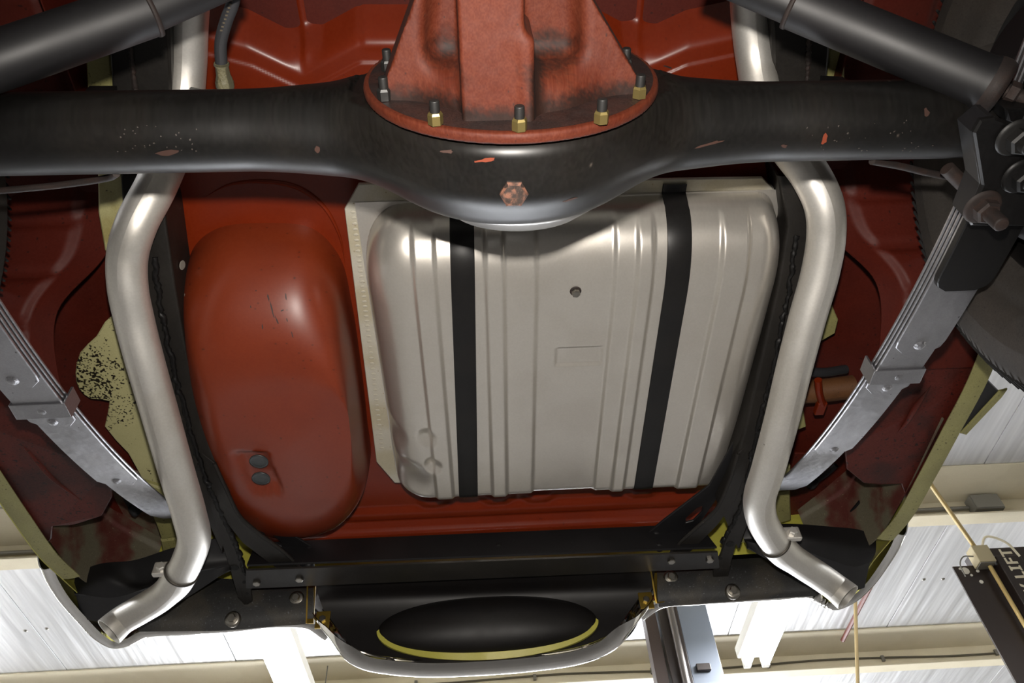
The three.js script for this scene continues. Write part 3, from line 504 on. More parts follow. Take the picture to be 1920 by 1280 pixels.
{
  const L = thing('frame_rail', 'black frame rail with a ragged weld seam beside the red wheel well', 'frame rail', 'rear frame rails');
  part('rail_section', railBox([[225, 330], [232, 430], [248, 520], [290, 690], [335, 860], [372, 940], [415, 1040]], [[302, 330], [313, 430], [329, 540], [352, 670], [378, 790], [405, 870], [430, 930]]), M.rail, L);
  part('forward_rail', prism(pxs([[196, -40], [205, 100], [212, 200], [322, 200], [318, 60], [300, -40]], 1.09), 0.08, [], 0.004), M.rail, L);
  part('weld_bead', tube(pxs([[243, 70], [250, 140], [258, 195]], 1.088), (t) => 0.0025 + 0.002 * hash(t * 60, 5), { n: 40, m: 8, jitter: 0.4 }), M.rust, L);
  part('weld_bead', tube(ragged([[288, 480, -0.002], [296, 540, -0.002], [305, 600, -0.002], [318, 660, -0.002], [338, 740, -0.002], [362, 830, -0.002], [384, 890, -0.002], [405, 940, -0.002], [432, 1000, -0.002], [446, 1030, -0.002], [458, 1075, -0.002]]), (t) => 0.0032 + 0.0022 * hash(t * 160, 3), { n: 160, m: 8, jitter: 0.4 }), M.black, L);
  const tail = part('tail_bar', prism(rp([[368, 860], [402, 905], [432, 985], [452, 1050], [468, 1082], [473, 1128], [460, 1136], [446, 1120], [432, 1070], [410, 1000], [385, 920]]), 0.006, [], 0.001), M.rail, L);
  for (const [u, v, r] of [[374, 879, 0.0075], [440, 1065, 0.008], [458, 1092, 0.004], [463, 1113, 0.003]]) { const p = at(u, v, RH(v) - 0.0005); part('hole', rod(p, p.clone().add(V(0, 0.004, 0)), r), plain('#060606', 0.8), tail); }
  part('gusset', prism(rp([[378, 850], [402, 868], [428, 925], [452, 970], [490, 1003], [532, 1034], [562, 1062], [572, 1085], [548, 1086], [500, 1052], [455, 1018], [425, 980], [400, 930]].map(([u, v]) => [u, v, -0.003])), 0.004, [], 0.001), M.rail, L);
  part('gusset_lip', tube(rp([[402, 868, -0.002], [428, 925, -0.002], [452, 970, -0.002], [490, 1003, -0.002], [532, 1034, -0.002], [562, 1064, -0.002]]), 0.0035, { n: 40, m: 8 }), M.rail, L);
  part('side_gusset', prism(pxs([[405, 850], [470, 935], [560, 1010], [585, 1025], [590, 1065], [560, 1062], [490, 1003], [428, 925]], 0.93), 0.004, [pxs([[492, 992], [505, 998], [528, 1018], [528, 1024], [515, 1020], [498, 1008]], 0.93)], 0.001), M.blackGloss, L);
  for (const [u, v] of [[342, 497], [351, 553]]) { const p = at(u, v, RH(v) + 0.03); part('hole', lathe([[0, 0.0005], [0.006, 0.001], [0.0075, 0]], p, V(1, -0.3, 0)), M.grey, L); }
  part('brace', prism(rp([[434, 1040], [452, 1060], [466, 1090], [470, 1170], [452, 1172], [448, 1120]].map(([u, v]) => [u, v, 0.02])), 0.004), M.rail, L);
  const Rr = thing('frame_rail', 'black frame rail with a ragged weld seam beside the silver fuel tank', 'frame rail', 'rear frame rails');
  part('rail_section', railBox([[1545, 330], [1540, 420], [1520, 520], [1482, 680], [1450, 820], [1420, 930], [1385, 1030]], [[1462, 330], [1478, 420], [1458, 540], [1424, 690], [1396, 810], [1372, 890], [1350, 950]]), M.rail, Rr);
  part('forward_rail', prism(pxs([[1560, -40], [1556, 100], [1546, 200], [1452, 200], [1448, 60], [1440, -40]], 1.09), 0.08, [], 0.004), M.rail, Rr);
  part('weld_bead', tube(pxs([[1518, 70], [1514, 140], [1508, 195]], 1.088), (t) => 0.0025 + 0.002 * hash(t * 60, 6), { n: 40, m: 8, jitter: 0.4 }), M.rust, Rr);
  part('weld_bead', tube(ragged([[1492, 440, -0.002], [1482, 520, -0.002], [1468, 600, -0.002], [1452, 680, -0.002], [1432, 760, -0.002], [1415, 830, -0.002], [1404, 880, -0.002], [1392, 940, -0.002], [1372, 985, -0.002], [1355, 1015, -0.002]]), (t) => 0.0032 + 0.0022 * hash(t * 160, 8), { n: 160, m: 8, jitter: 0.4 }), M.black, Rr);
  const tr = part('tail_bar', prism(rp([[1412, 850], [1374, 905], [1366, 990], [1352, 1040], [1338, 1068], [1337, 1108], [1352, 1116], [1362, 1098], [1372, 1050], [1392, 980], [1408, 910]]), 0.006, [], 0.001), M.rail, Rr);
  for (const [u, v, r] of [[1369, 1021, 0.008], [1351, 1048, 0.004], [1350, 1070, 0.004], [1382, 990, 0.003]]) { const p = at(u, v, RH(v) - 0.0005); part('hole', rod(p, p.clone().add(V(0, 0.004, 0)), r), plain('#060606', 0.8), tr); }
  part('gusset', prism(rp([[1406, 830], [1384, 850], [1368, 900], [1342, 955], [1310, 985], [1280, 1012], [1258, 1035], [1250, 1055], [1278, 1050], [1310, 1020], [1345, 985], [1378, 940], [1398, 890]].map(([u, v]) => [u, v, -0.003])), 0.004, [], 0.001), M.rail, Rr);
  part('gusset_lip', tube(rp([[1384, 850, -0.002], [1368, 900, -0.002], [1342, 955, -0.002], [1310, 985, -0.002], [1280, 1012, -0.002], [1258, 1037, -0.002]]), 0.0035, { n: 40, m: 8 }), M.rail, Rr);
  part('side_gusset', prism(pxs([[1375, 830], [1330, 910], [1245, 975], [1215, 1000], [1220, 1030], [1258, 1032], [1310, 985], [1368, 900]], 0.93), 0.004, [pxs([[1318, 948], [1308, 952], [1286, 972], [1286, 980], [1300, 976], [1316, 960]], 0.93)], 0.001), M.blackGloss, Rr);
}
// ---------- rear crossmember ----------
{
  const t = thing('rear_crossmember', 'black steel angle crossmember bolted between the two frame rails', 'crossmember');
  const hb = 0.868;
  const e0 = at(462, 1066, hb), e1 = at(1345, 1032, hb), f0 = at(462, 1100, hb), f1 = at(1348, 1062, hb);
  part('bottom_flange', sheet([[e0, e1], [f0, f1]], 40, 4, 0.004, null, true), M.rail, t);
  const zt = -1.40, g0 = at(480, 1020, 0.95), g1 = at(1310, 985, 0.95);
  part('upright_web', sheet([[g0, g1], [e0.clone().add(V(0, 0.005, 0)), e1.clone().add(V(0, 0.005, 0))]], 40, 12, 0.004, null, true), M.blackGloss, t);
  for (const [u, v] of [[562, 1082], [1258, 1048], [482, 1089], [1330, 1046]]) { const p = at(u, v, hb - 0.001); const w = part('washer', lathe([[0, 0.002], [0.011, 0.002], [0.0125, 0]], p, V(0, -1, 0)), M.nutDark, t); part('bolt_head', hexHead(p.clone().add(V(0, -0.002, 0)), V(0, -1, 0), 0.008, 0.006, rnd()), M.steel, w); }
  { const p = at(1285, 1051, hb - 0.0005); part('hole', rod(p, p.clone().add(V(0, 0.004, 0)), 0.0085), plain('#060606', 0.8), t); }
  const web = (u, v) => { const k = clamp((v - 1000) / 50); return at(u, v, lerp(0.95, 0.87, clamp((v - lerp(1020, 985, (u - 480) / 830)) / 47))); };
  for (const [u, v, r, m] of [[580, 1032, 0.008, M.blackGloss], [578, 1057, 0.008, M.blackGloss], [750, 1037, 0.006, M.steel], [912, 1034, 0.005, M.steel], [935, 1028, 0.009, M.black], [1072, 1023, 0.006, M.steel], [1231, 1003, 0.008, M.blackGloss], [1236, 1026, 0.008, M.blackGloss], [987, 1030, 0.004, M.black]]) { const p = web(u, v); part('rivet', lathe([[0, 0.005], [r * 0.6, 0.004], [r, 0.001], [r * 1.1, -0.002]], p.add(V(0, -0.001, 0.002)), V(0, -0.6, 1)), m, t); }
}
// ---------- rear bumper ----------
{
  const t = thing('rear_bumper', 'chrome rear bumper wrapping round the tail with a dropped centre', 'bumper');
  const blade = (list, hgt, out, lip = 0.01) => {                // list of [u, v, h]; section swept along it, bulging away from the car
    const P = smoothLine(list.map(([u, v, h]) => at(u, v, h)), 80), rows = [[], [], [], [], [], []];
    P.forEach((p, i) => {
      const a = P[Math.max(0, i - 1)], b = P[Math.min(P.length - 1, i + 1)], d = b.clone().sub(a).setY(0).normalize();
      const n = V(d.z, 0, -d.x); if (n.dot(V(p.x, 0, -Math.abs(p.z) + 0.9)) < 0) n.negate();
      [[-lip, lip * 0.5], [-lip * 0.5, 0.0005], [0.004, -0.001], [0.016, 0.012], [out, hgt * 0.5], [0.0, hgt]].forEach(([o, y], k) => rows[k].push(p.clone().addScaledVector(n, o).add(V(0, y, 0))));
    });
    return sheet(rows, 90, 20, 0.002);
  };
  part('side_blade', blade([[86, 1066, 0.872], [96, 1090, 0.868], [118, 1125, 0.862], [150, 1162, 0.856], [185, 1197, 0.85], [212, 1211, 0.85], [240, 1206, 0.85], [275, 1190, 0.85], [340, 1186, 0.85], [430, 1181, 0.85], [520, 1172, 0.85], [580, 1176, 0.845], [612, 1196, 0.835]], 0.11, 0.03), M.chrome, t);
  part('side_blade', blade([[1692, 1003, 0.882], [1680, 1030, 0.878], [1660, 1062, 0.872], [1630, 1102, 0.86], [1600, 1128, 0.85], [1568, 1141, 0.85], [1540, 1130, 0.85], [1515, 1118, 0.85], [1460, 1122, 0.85], [1380, 1127, 0.85], [1300, 1132, 0.85], [1240, 1138, 0.845], [1205, 1160, 0.835]], 0.11, 0.03), M.chrome, t);
  const cp = [[600, 1168, 0.83], [620, 1195, 0.79], [645, 1228, 0.752], [680, 1250, 0.735], [730, 1260, 0.725], [800, 1265, 0.722], [900, 1262, 0.722], [1000, 1254, 0.722], [1090, 1240, 0.725], [1140, 1220, 0.735], [1172, 1192, 0.752], [1192, 1165, 0.785], [1210, 1138, 0.83]];
  part('centre_section', blade(cp, 0.03, 0.014, 0.024), M.chrome, t);
}
// reinforcement bars behind the bumper sides
const BZ = -1.435;
for (const [top, bot, lab, bolts] of [
  [[[255, 1108], [330, 1085], [430, 1088], [520, 1092], [588, 1095]], [[262, 1183], [330, 1183], [430, 1181], [520, 1173], [588, 1168]], 'black bumper backing bar with two washered bolts, beside the brass bracket under the wheel well', [[436, 1160], [556, 1122]]],
  [[[1232, 1062], [1300, 1056], [1400, 1050], [1480, 1046], [1545, 1050]], [[1234, 1137], [1300, 1132], [1380, 1126], [1460, 1120], [1530, 1116]], 'black bumper backing bar with two washered bolts, below the right frame rail end', [[1258, 1083], [1374, 1108]]]]) {
  const t = thing('bumper_bar', lab, 'bumper bar', 'bumper backing bars');
  part('bar', sheet([top.map(([u, v]) => atZ(u, v, BZ - 0.015)), top.map(([u, v], i) => atZ(u, lerp(v, bot[i][1], 0.3), BZ + 0.006)), top.map(([u, v], i) => atZ(u, lerp(v, bot[i][1], 0.75), BZ + 0.002)), bot.map(([u, v]) => atZ(u, v, BZ - 0.01))], 40, 20, 0.004), surf({ base: '#2b2b2b', blotch: '#4a4338', speck: '#5a5d60', speckAmount: 0.06, grain: 0.05, rough: [0.4, 0.6], size: 0.35, blotchAmount: 0.55 }), t);
  for (const [u, v] of bolts) { const p = atZ(u, v, BZ + 0.010); const w = part('washer', lathe([[0, 0.003], [0.011, 0.003], [0.0155, 0.0005], [0.0155, -0.006]], p, V(0, -0.25, 1)), M.steel, t); part('bolt_head', hexHead(p.clone().add(V(0, 0, 0.002)), V(0, -0.25, 1), 0.0085, 0.009, rnd()), M.steel, w); }
}
// curved bumper brackets running out to the corners
for (const [rows, lab] of [
  [[[[430, 1005, 0.92], [330, 1025, 0.92], [250, 1050, 0.92], [190, 1056, 0.92], [142, 1072, 0.91]], [[435, 1045, 0.90], [340, 1062, 0.885], [260, 1092, 0.88], [200, 1088, 0.88], [138, 1105, 0.88]], [[430, 1060, 0.885], [345, 1075, 0.87], [280, 1100, 0.86], [210, 1120, 0.86], [140, 1112, 0.87]]], 'curved black bumper bracket behind the tailpipe, under the wheel well side'],
  [[[[1390, 985, 0.92], [1480, 985, 0.92], [1560, 990, 0.92], [1610, 995, 0.92], [1640, 1008, 0.91]], [[1395, 1012, 0.9], [1500, 1010, 0.885], [1560, 1022, 0.88], [1610, 1030, 0.88], [1640, 1030, 0.88]], [[1400, 1020, 0.885], [1500, 1030, 0.87], [1560, 1050, 0.86], [1600, 1060, 0.86], [1630, 1050, 0.87]]], 'curved black bumper bracket behind the tailpipe on the fuel tank side']]) {
  const t = thing('bumper_bracket', lab, 'bracket', 'bumper brackets');
  part('arm', sheet(rows.map((r) => r.map(([u, v, h]) => at(u, v, h))), 40, 16, 0.005), M.blackGloss, t);
  const r2 = rows[2].map(([u, v, h], i) => [at(u, v, h), at(u + (i > 1 ? 12 * Math.sign(u - 960) * -1 : 0), v + (i > 0 ? 48 : 8), h - 0.01)]);
  part('lower_arm', sheet([r2.map((q) => q[0].clone().add(V(0, 0.004, 0.0))), r2.map((q) => q[1])], 40, 10, 0.005), M.blackGloss, t);
}
// vertical black strap in each corner
for (const l of [[[140, 1015], [158, 1006], [200, 1062], [170, 1072]], [[1612, 942], [1640, 948], [1600, 1000], [1570, 992]]]) part('corner_strap', prism(pxs(l, 0.97), 0.006), M.blackGloss, body, 'black strap in the rear corner');
// yellow zinc brackets at the bumper's centre
for (const [a, lab] of [[[[578, 1096], [592, 1098], [588, 1168], [576, 1168]], 'yellow passivated bracket at the wheel well side of the centre valance'], [[[1221, 1064], [1236, 1064], [1246, 1128], [1232, 1130]], 'yellow passivated bracket at the fuel tank side of the centre valance']]) {
  const t = thing('valance_bracket', lab, 'bracket', 'valance brackets'), s = a[0][0] < 900 ? 1 : -1;
  part('upright', sheet([[atZ(...a[0], BZ + 0.05), atZ(...a[3], BZ + 0.05)], [atZ(...a[0], BZ), atZ(...a[3], BZ)], [atZ(...a[1], BZ), atZ(...a[2], BZ)]], 8, 10, 0.003, null, true), M.brass, t);
  const p = atZ(s > 0 ? 592 : 1198, s > 0 ? 1158 : 1122, -1.43), q = p.clone().add(V(0.028, 0, 0));
  part('tab', box(p.x, q.x, p.y - 0.022, p.y + 0.014, -1.434, -1.43, 0.001), M.brass, t);
  part('bolt_head', hexHead(V((p.x + q.x) / 2, p.y - 0.004, -1.43), V(0, 0, 1), 0.007, 0.006), M.steel, t);
}
// centre valance with its oval bulge
{
  const t = thing('centre_valance', 'black centre valance with an oval bulge and a yellow crescent opening', 'valance');
  const rows = [[1068, -1.385], [1090, -1.42], [1112, -1.452], [1150, -1.468], [1200, -1.468], [1240, -1.46]].map(([v, z], k) => { const lx = [592, 594, 600, 612, 628, 668][k], rx = [1228, 1226, 1222, 1208, 1182, 1120][k], o = []; for (let i = 0; i <= 10; i++) { const u = lerp(lx, rx, i / 10); o.push(atZ(u, v - (u - 900) * 0.035 + (k === 5 ? 14 * Math.sin(Math.PI * i / 10) : 0), z + 0.0 * i)); } return o; });
  part('panel', sheet(rows, 60, 40, 0.003), M.valance, t);
  const c = atZ(915, 1166, -1.452), ex = 0.222, ey = 0.062, pos = [], idx = [], uv = [], n = 64, m = 16;
  const tilt = (x) => -x * 0.0;
  for (let k = 0; k <= m; k++) for (let i = 0; i < n; i++) { const a = i / n * Math.PI * 2, q = k / m * Math.PI / 2, r = Math.cos(q), sx = Math.sign(Math.cos(a)) * Math.abs(Math.cos(a)) ** 0.9, sy = Math.sign(Math.sin(a)) * Math.abs(Math.sin(a)) ** 0.9; pos.push(c.x + ex * r * sx, c.y + ey * r * sy + tilt(sx), c.z - 0.02 + 0.05 * Math.sin(q)); uv.push(pos.at(-3), pos.at(-2)); }
  for (let k = 0; k < m; k++) for (let i = 0; i < n; i++) { const a = k * n + i, b = k * n + (i + 1) % n; idx.push(a, b, a + n, b, b + n, a + n); }
  const dome = part('oval_bulge', geom(pos, idx, uv), M.valance, t);
  const sh = new THREE.Shape(); for (let i = 0; i <= 40; i++) { const a = Math.PI + i / 40 * Math.PI; const x = ex * 1.0 * Math.cos(a), y = (ey + 0.009) * Math.sin(a) - 0.004; i ? sh.lineTo(x, y) : sh.moveTo(x, y); } for (let i = 0; i <= 40; i++) { const a = -i / 40 * Math.PI; sh.lineTo(ex * 0.98 * Math.cos(a), ey * 0.9 * Math.sin(a)); }
  part('yellow_crescent', new THREE.ExtrudeGeometry(sh, { depth: 0.006, bevelEnabled: false }).translate(c.x, c.y, c.z - 0.012), M.yellowPaint, t, 'bright yellow crescent below the bulge');
  for (const [u, v] of [[729, 1245], [1098, 1221]]) { const p = atZ(u, v, -1.452); const w = part('washer', lathe([[0, 0.002], [0.012, 0.002], [0.0135, 0]], p, V(0, 0, 1)), M.black, t); part('bolt_head', hexHead(p.clone().add(V(0, 0, 0.002)), V(0, 0, 1), 0.0085, 0.006), M.steel, w); }
}
// ---------- fuel tank ----------
const TB = 0.945, TF = 1.035;                       // bottom and flange heights above the lens
const tankX0 = at(690, 600, TF).x + 0.012, tankX1 = at(1452, 500, TF).x - 0.012, tankZ0 = at(1050, 372, TF).z, tankZ1 = at(1070, 930, TB).z - 0.012;
const ribs = [];                                    // [x centre, half width, height, soft edge]: read along the row v = 720
{
  const bx = (u) => at(u, 720, TB).x;
  for (const [a, b, h] of [[797, 833, 0.006], [917, 948, 0.006], [995, 1000, 0.0], [1003, 1134, -0.005], [1170, 1196, 0.006], [1308, 1352, 0.006]]) ribs.push([bx(a), bx(b), h]);
}
function tankRib(x) { let d = 0; for (const [a, b, h] of ribs) d += h * (step(a - 0.004, a + 0.004, x) - step(b - 0.004, b + 0.004, x)); return d; }
const tankDents = [[766, 905, 0.05, 0.016], [800, 820, 0.022, 0.006], [812, 872, 0.02, 0.008], [730, 830, 0.035, 0.01]].map(([u, v, r, d]) => { const p = at(u, v, TB); return [p.x, p.z, r, d]; });
function tankY(x, z) {                              // height of the tank skin (world y), and the drop below the flange
  const rf = 0.135, rs = 0.05, rr = 0.035, rl = 0.075; // roundings: front, right, rear, left
  const ax = Math.max(0, (tankX0 + rl - x) / rl, (x - tankX1 + rs) / rs), az = Math.max(0, (z - tankZ0 + rf) / rf, (tankZ1 + rr - z) / rr);
  const q = ax ** 2.3 + az ** 2.3;
  if (q >= 1) return Y(TF);
  const f = (1 - q) ** (1 / 2.3);
  let y = lerp(TF, TB, f) - tankRib(x) * step(0.15, 0.8, f);
  for (const [dx, dz, r, d] of tankDents) { const k = Math.hypot(x - dx, (z - dz) * 0.8) / r; if (k < 1) y += d * (1 - k * k) ** 2 * step(0, 0.4, f); }
  const e = at(1086, 672, TB), ex = Math.abs(x - e.x) / 0.038, ez = Math.abs(z - e.z) / 0.019; y += 0.003 * step(1.08, 0.92, Math.max(ex, ez));
  return Y(y);
}
{
  const t = thing('fuel_tank', 'silver fuel tank with long pressed ribs held by two black straps', 'fuel tank');
  const xs = [], zs = [], xa = tankX0 - 0.004, xb = tankX1 + 0.004, za = tankZ0 + 0.004, zb = tankZ1 - 0.004;
  const ease = (k) => 0.5 - 0.5 * Math.cos(Math.PI * k);
  for (let i = 0; i <= 420; i++) xs.push(lerp(xa, xb, lerp(i / 420, ease(i / 420), 0.5)));
  for (let i = 0; i <= 240; i++) zs.push(lerp(za, zb, lerp(i / 240, ease(i / 240), 0.6)));
  part('shell', sheet0(xs, zs, tankY), M.tank, t);
  const fl = prism(pxs([[672, 346], [1430, 334], [1472, 378], [1352, 868], [1330, 905], [740, 905], [706, 866], [646, 392]], TF + 0.001), 0.006, [], 0.001);
  const flange = part('flange', fl, M.flange, t, 'pale tan welded flange');
  // spot welded seam bead round the flange
  const a = pxs([[662, 398], [690, 620], [716, 840]], TF - 0.0005), seam = [];
  for (let i = 0; i <= 46; i++) { const p = smoothLine(a, 46)[i]; seam.push(new THREE.SphereGeometry(0.0032, 8, 5).scale(1.4, 0.18, 0.8).translate(p.x, p.y + 0.0006, p.z)); }
  part('weld_seam', seam, M.flange, flange);
  const p = at(1080, 550, TB); p.y = tankY(p.x, p.z);
  const pl = part('drain_plug', hexHead(p, V(0, -1, 0), 0.0068, 0.009, 0.3), M.steel, t); part('washer', lathe([[0.006, 0.0012], [0.0085, 0.001], [0.009, 0]], p, V(0, -1, 0)), M.rust, pl);
  part('inner_top', box(tankX0, tankX1, Y(TF) + 0.008, Y(TF) + 0.03, tankZ1, tankZ0, 0.006), M.tank, t);
}
for (const [uA, uB, w, lab] of [[866, 878, 0.036, 'black steel tank strap beside the wheel well'], [1283, 1206, 0.037, 'black steel tank strap beside the right frame rail']]) {
  const a = at(uA, 450, TB).x, b = at(uB, 915, TB).x, z0 = at(870, 450, TB).z, z1 = at(870, 915, TB).z, n = 120, pos = [], uv = [], idx = [];
  for (let i = 0; i <= n; i++) {
    const z = lerp(tankZ0 + 0.02, tankZ1 - 0.006, i / n), x = lerp(a, b, (z - z0) / (z1 - z0));
    const y = Math.min(tankY(x - w / 2, z), tankY(x + w / 2, z), tankY(x, z)) - 0.0015;
    for (const [dx, dy] of [[-w / 2, 0.001], [-w / 2 + 0.001, -0.0018], [0, -0.0022], [w / 2 - 0.001, -0.0018], [w / 2, 0.001]]) { pos.push(x + dx, y + dy, z); uv.push(dx, z); }
  }
  for (let i = 0; i < n; i++) for (let j = 0; j < 4; j++) { const q = i * 5 + j; idx.push(q, q + 1, q + 5, q + 1, q + 6, q + 5); }
  one('tank_strap', geom(pos, idx, uv), M.strap, lab, 'strap', 'fuel tank straps');
}
// ---------- rear axle ----------
const AX = { x: at(958, 200, 0.72).x, y: 0.72, z: -0.345, zf: at(958, 151, 0.72).z };   // heights above the lens
{
  const t = thing('rear_axle', 'black rear axle housing with a red differential in the middle', 'axle');
  const tubeR = (x) => 0.0385 + 0.022 * step(0.26, 0.10, Math.abs(x)) , cx = AX.x;
  const TILT = 3 * DEG, CT = Math.cos(TILT), ST = Math.sin(TILT);          // the pinion points a little upward
  const sdf = (X, Yy, Z) => {
    const x = X - cx, y = Yy - Y(AX.y), z = Z - (AX.z - 0.012 * x);
    const r = tubeR(x);
    const rz = 0.0385 + 0.3 * (r - 0.0385); let d = (Math.hypot(y * 0.96 / r, z / rz) - 1) * rz; d = Math.max(d, Math.abs(x) - 0.64);
    const dzf = Z - AX.zf, zc = dzf * CT + y * ST + 0.052, yr = y * CT - dzf * ST, rr = Math.hypot(x, yr);
    // drum: axis along the car
    const dr = rr - (0.131 - 0.03 * step(0.0, -0.06, zc)), dz = Math.abs(zc) - 0.046;
    const drum = Math.min(Math.max(dr, dz) + 0.014, 0) + Math.hypot(Math.max(dr + 0.014, 0), Math.max(dz + 0.014, 0)) - 0.014;
    const el = (Math.hypot(x / 0.1, (y - 0.01) / 0.095, (Z - (AX.zf - 0.09)) / 0.045) - 1) * 0.045;
    const cut = dzf * CT + y * ST + 0.004;                             // the flange seats on a flat face
    return Math.max(smin(smin(d, drum, 0.05), el, 0.02), Math.min(cut, 0.15 - Math.hypot(x, y)));
  };
  const h = part('housing', nets(sdf, [cx - 0.66, Y(AX.y - 0.16), AX.z - 0.14], [cx + 0.66, Y(AX.y + 0.16), AX.zf + 0.02], 0.0055), M.axle, t);
  part('rear_cover', lathe([[0.085, 0], [0.088, 0.003], [0.083, 0.008], [0.066, 0.02], [0.04, 0.03], [0, 0.034]], V(cx + 0.005, Y(AX.y - 0.02), AX.zf - 0.104), V(0, -0.2, -1), 40), plain('#8d8b88', 0.35, 0.8), t, 'bare grey metal cover');
  // differential carrier
  const zf = AX.zf, O = V(cx, Y(AX.y), zf), N = V(0, ST, CT);
  const cap = (p, a, b, ra, rb) => { const ba = b.clone().sub(a), pa = p.clone().sub(a), k = clamp(pa.dot(ba) / ba.lengthSq()); return pa.addScaledVector(ba, -k).length() - lerp(ra, rb, k); };
  const rbox = (x, y, z, X, Yb, Z, r) => { const a = Math.abs(x) - X + r, b = Math.abs(y) - Yb + r, c = Math.abs(z) - Z + r; return Math.min(Math.max(a, b, c), 0) + Math.hypot(Math.max(a, 0), Math.max(b, 0), Math.max(c, 0)) - r; };
  const flangeF = (x, y, s) => { const dr = Math.hypot(x, y) - 0.138, dz = Math.abs(s - 0.001) - 0.0052; return Math.min(Math.max(dr, dz) + 0.003, 0) + Math.hypot(Math.max(dr + 0.003, 0), Math.max(dz + 0.003, 0)) - 0.003; };
  const P = V(0, 0, 0), nA = V(0, 0.012, 0), nB = V(0, 0.012, 0.34);
  const carrier = (x, y, s) => {                                           // s grows forward from the flange, y is negative below
    const x0 = x; x += 0.1 * s;
    let d = (Math.hypot(x / 0.096, (y + 0.004) / 0.098, s / 0.064) - 1) * 0.064;
    P.set(x, y, s); d = smin(d, cap(P, nA, nB, 0.05, 0.046), 0.02);
    // side webs: from the flange edge to the nose, their lower faces sloping
    const half = lerp(0.122, 0.032, clamp(s / 0.16)), low = -lerp(0.066, 0.045, clamp(s / 0.16)) + 0.10 * Math.max(0, Math.abs(x) - 0.06), web = Math.max(low - y, y - 0.02, Math.abs(x) - half, -s, s - 0.34);
    d = smin(d, web * 0.8, 0.012);
    x = x0;
    // pockets between the webs and the main rib
    for (const [px, w] of [[-0.056, 0.017], [0.030, 0.026]]) { const k = rbox(x - px * lerp(1, 0.75, clamp((s - 0.06) / 0.1)), y + 0.08, s - 0.19, w, 0.045, 0.155, 0.014); d = -smin(-d, k, 0.014); }
    // lower main rib, square on one side, and a thin mould rib beside it
    const foot = -(0.112 - 0.06 * s);
    d = smin(d, rbox(x + 0.020, y - (foot + 0.05), s - 0.17, 0.026, 0.05, 0.17, 0.004), 0.005);
    d = smin(d, rbox(x - 0.010, y + 0.086 - 0.12 * s, s - 0.03, 0.003, 0.03, 0.04, 0.003), 0.014);
    return d;
  };
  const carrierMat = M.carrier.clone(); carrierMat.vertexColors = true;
  // black overspray that sits as grainy patches round the foot of the casting and in its hollows
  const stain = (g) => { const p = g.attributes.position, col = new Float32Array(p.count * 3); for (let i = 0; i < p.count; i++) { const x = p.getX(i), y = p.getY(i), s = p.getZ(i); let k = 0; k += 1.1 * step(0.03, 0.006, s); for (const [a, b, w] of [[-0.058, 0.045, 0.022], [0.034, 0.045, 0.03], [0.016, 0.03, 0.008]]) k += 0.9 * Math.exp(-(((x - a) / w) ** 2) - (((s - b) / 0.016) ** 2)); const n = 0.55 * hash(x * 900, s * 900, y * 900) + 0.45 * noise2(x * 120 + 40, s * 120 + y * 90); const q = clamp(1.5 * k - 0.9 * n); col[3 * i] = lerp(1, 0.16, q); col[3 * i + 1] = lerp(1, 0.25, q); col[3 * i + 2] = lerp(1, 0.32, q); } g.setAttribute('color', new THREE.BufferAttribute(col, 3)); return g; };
  const turn = (g) => g.applyMatrix4(new THREE.Matrix4().makeRotationX(-TILT)).translate(O.x, O.y, O.z);
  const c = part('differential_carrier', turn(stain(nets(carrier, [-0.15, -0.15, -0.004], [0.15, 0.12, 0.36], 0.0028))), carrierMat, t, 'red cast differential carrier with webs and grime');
  part('carrier_flange', turn(nets(flangeF, [-0.16, -0.16, -0.03], [0.16, 0.16, 0.03], 0.003)), M.carrier, c);
  part('grimy_face', turn(lathe([[0.07, 0.0004], [0.124, 0.0006], [0.1325, 0.0002]], V(0, 0, 0.0062), V(0, 0, 1), 64)), M.grime, c, 'flange face black with oily dirt');
  const onFace = (u, v, off) => { const r = ray(u, v), o = O.clone().addScaledVector(N, off); return r.multiplyScalar(o.sub(CAM).dot(N) / r.dot(N)).add(CAM); };
  for (const [u, v, dark] of [[728, 132, 1], [722, 186, 1], [817, 232, 0], [974, 243, 0], [1127, 229, 0], [1198, 182, 0], [1172, 130, 1]]) {
    const p = onFace(u, v, 0.007), nut = part('hex_nut', hexHead(p, N, 0.0064, 0.010, rnd()), dark ? M.nutDark : M.zinc, c, dark ? 'dark grimy nut' : 'yellowish zinc nut');
    part('stud', lathe([[0, 0.02], [0.0034, 0.02], [0.0042, 0.019], [0.0042, 0.008]], p, N, 14), M.nutDark, nut);
  }
  { const p = onFace(1192, 131, 0.008), sh = new THREE.Shape(); sh.absellipse(0.010, 0.0, 0.024, 0.012, 0, 7, false, 0); part('tag', new THREE.ExtrudeGeometry(sh, { depth: 0.001, bevelEnabled: false, curveSegments: 24 }).rotateX(-TILT).translate(p.x, p.y, p.z), M.grime, c, 'dark oval metal tag'); }
  // drain plug under the drum
  const p = at(963, 358, 0.592); const pl = part('drain_plug', hexHead(p.clone().add(V(0, 0.002, 0)), V(0, -1, 0.1), 0.0125, 0.012, 0.5), surf({ base: '#2a211d', blotch: '#8a5a46', speck: '#946a56', speckAmount: 0.1, grain: 0.1, rough: [0.35, 0.6], size: 0.03, blotchAmount: 0.6 }), t, 'hex plug with worn coppery paint'); part('collar', lathe([[0, 0], [0.0135, 0], [0.0145, -0.002], [0.0145, -0.008]], p, V(0, -1, 0.1)), M.steel, pl);
}
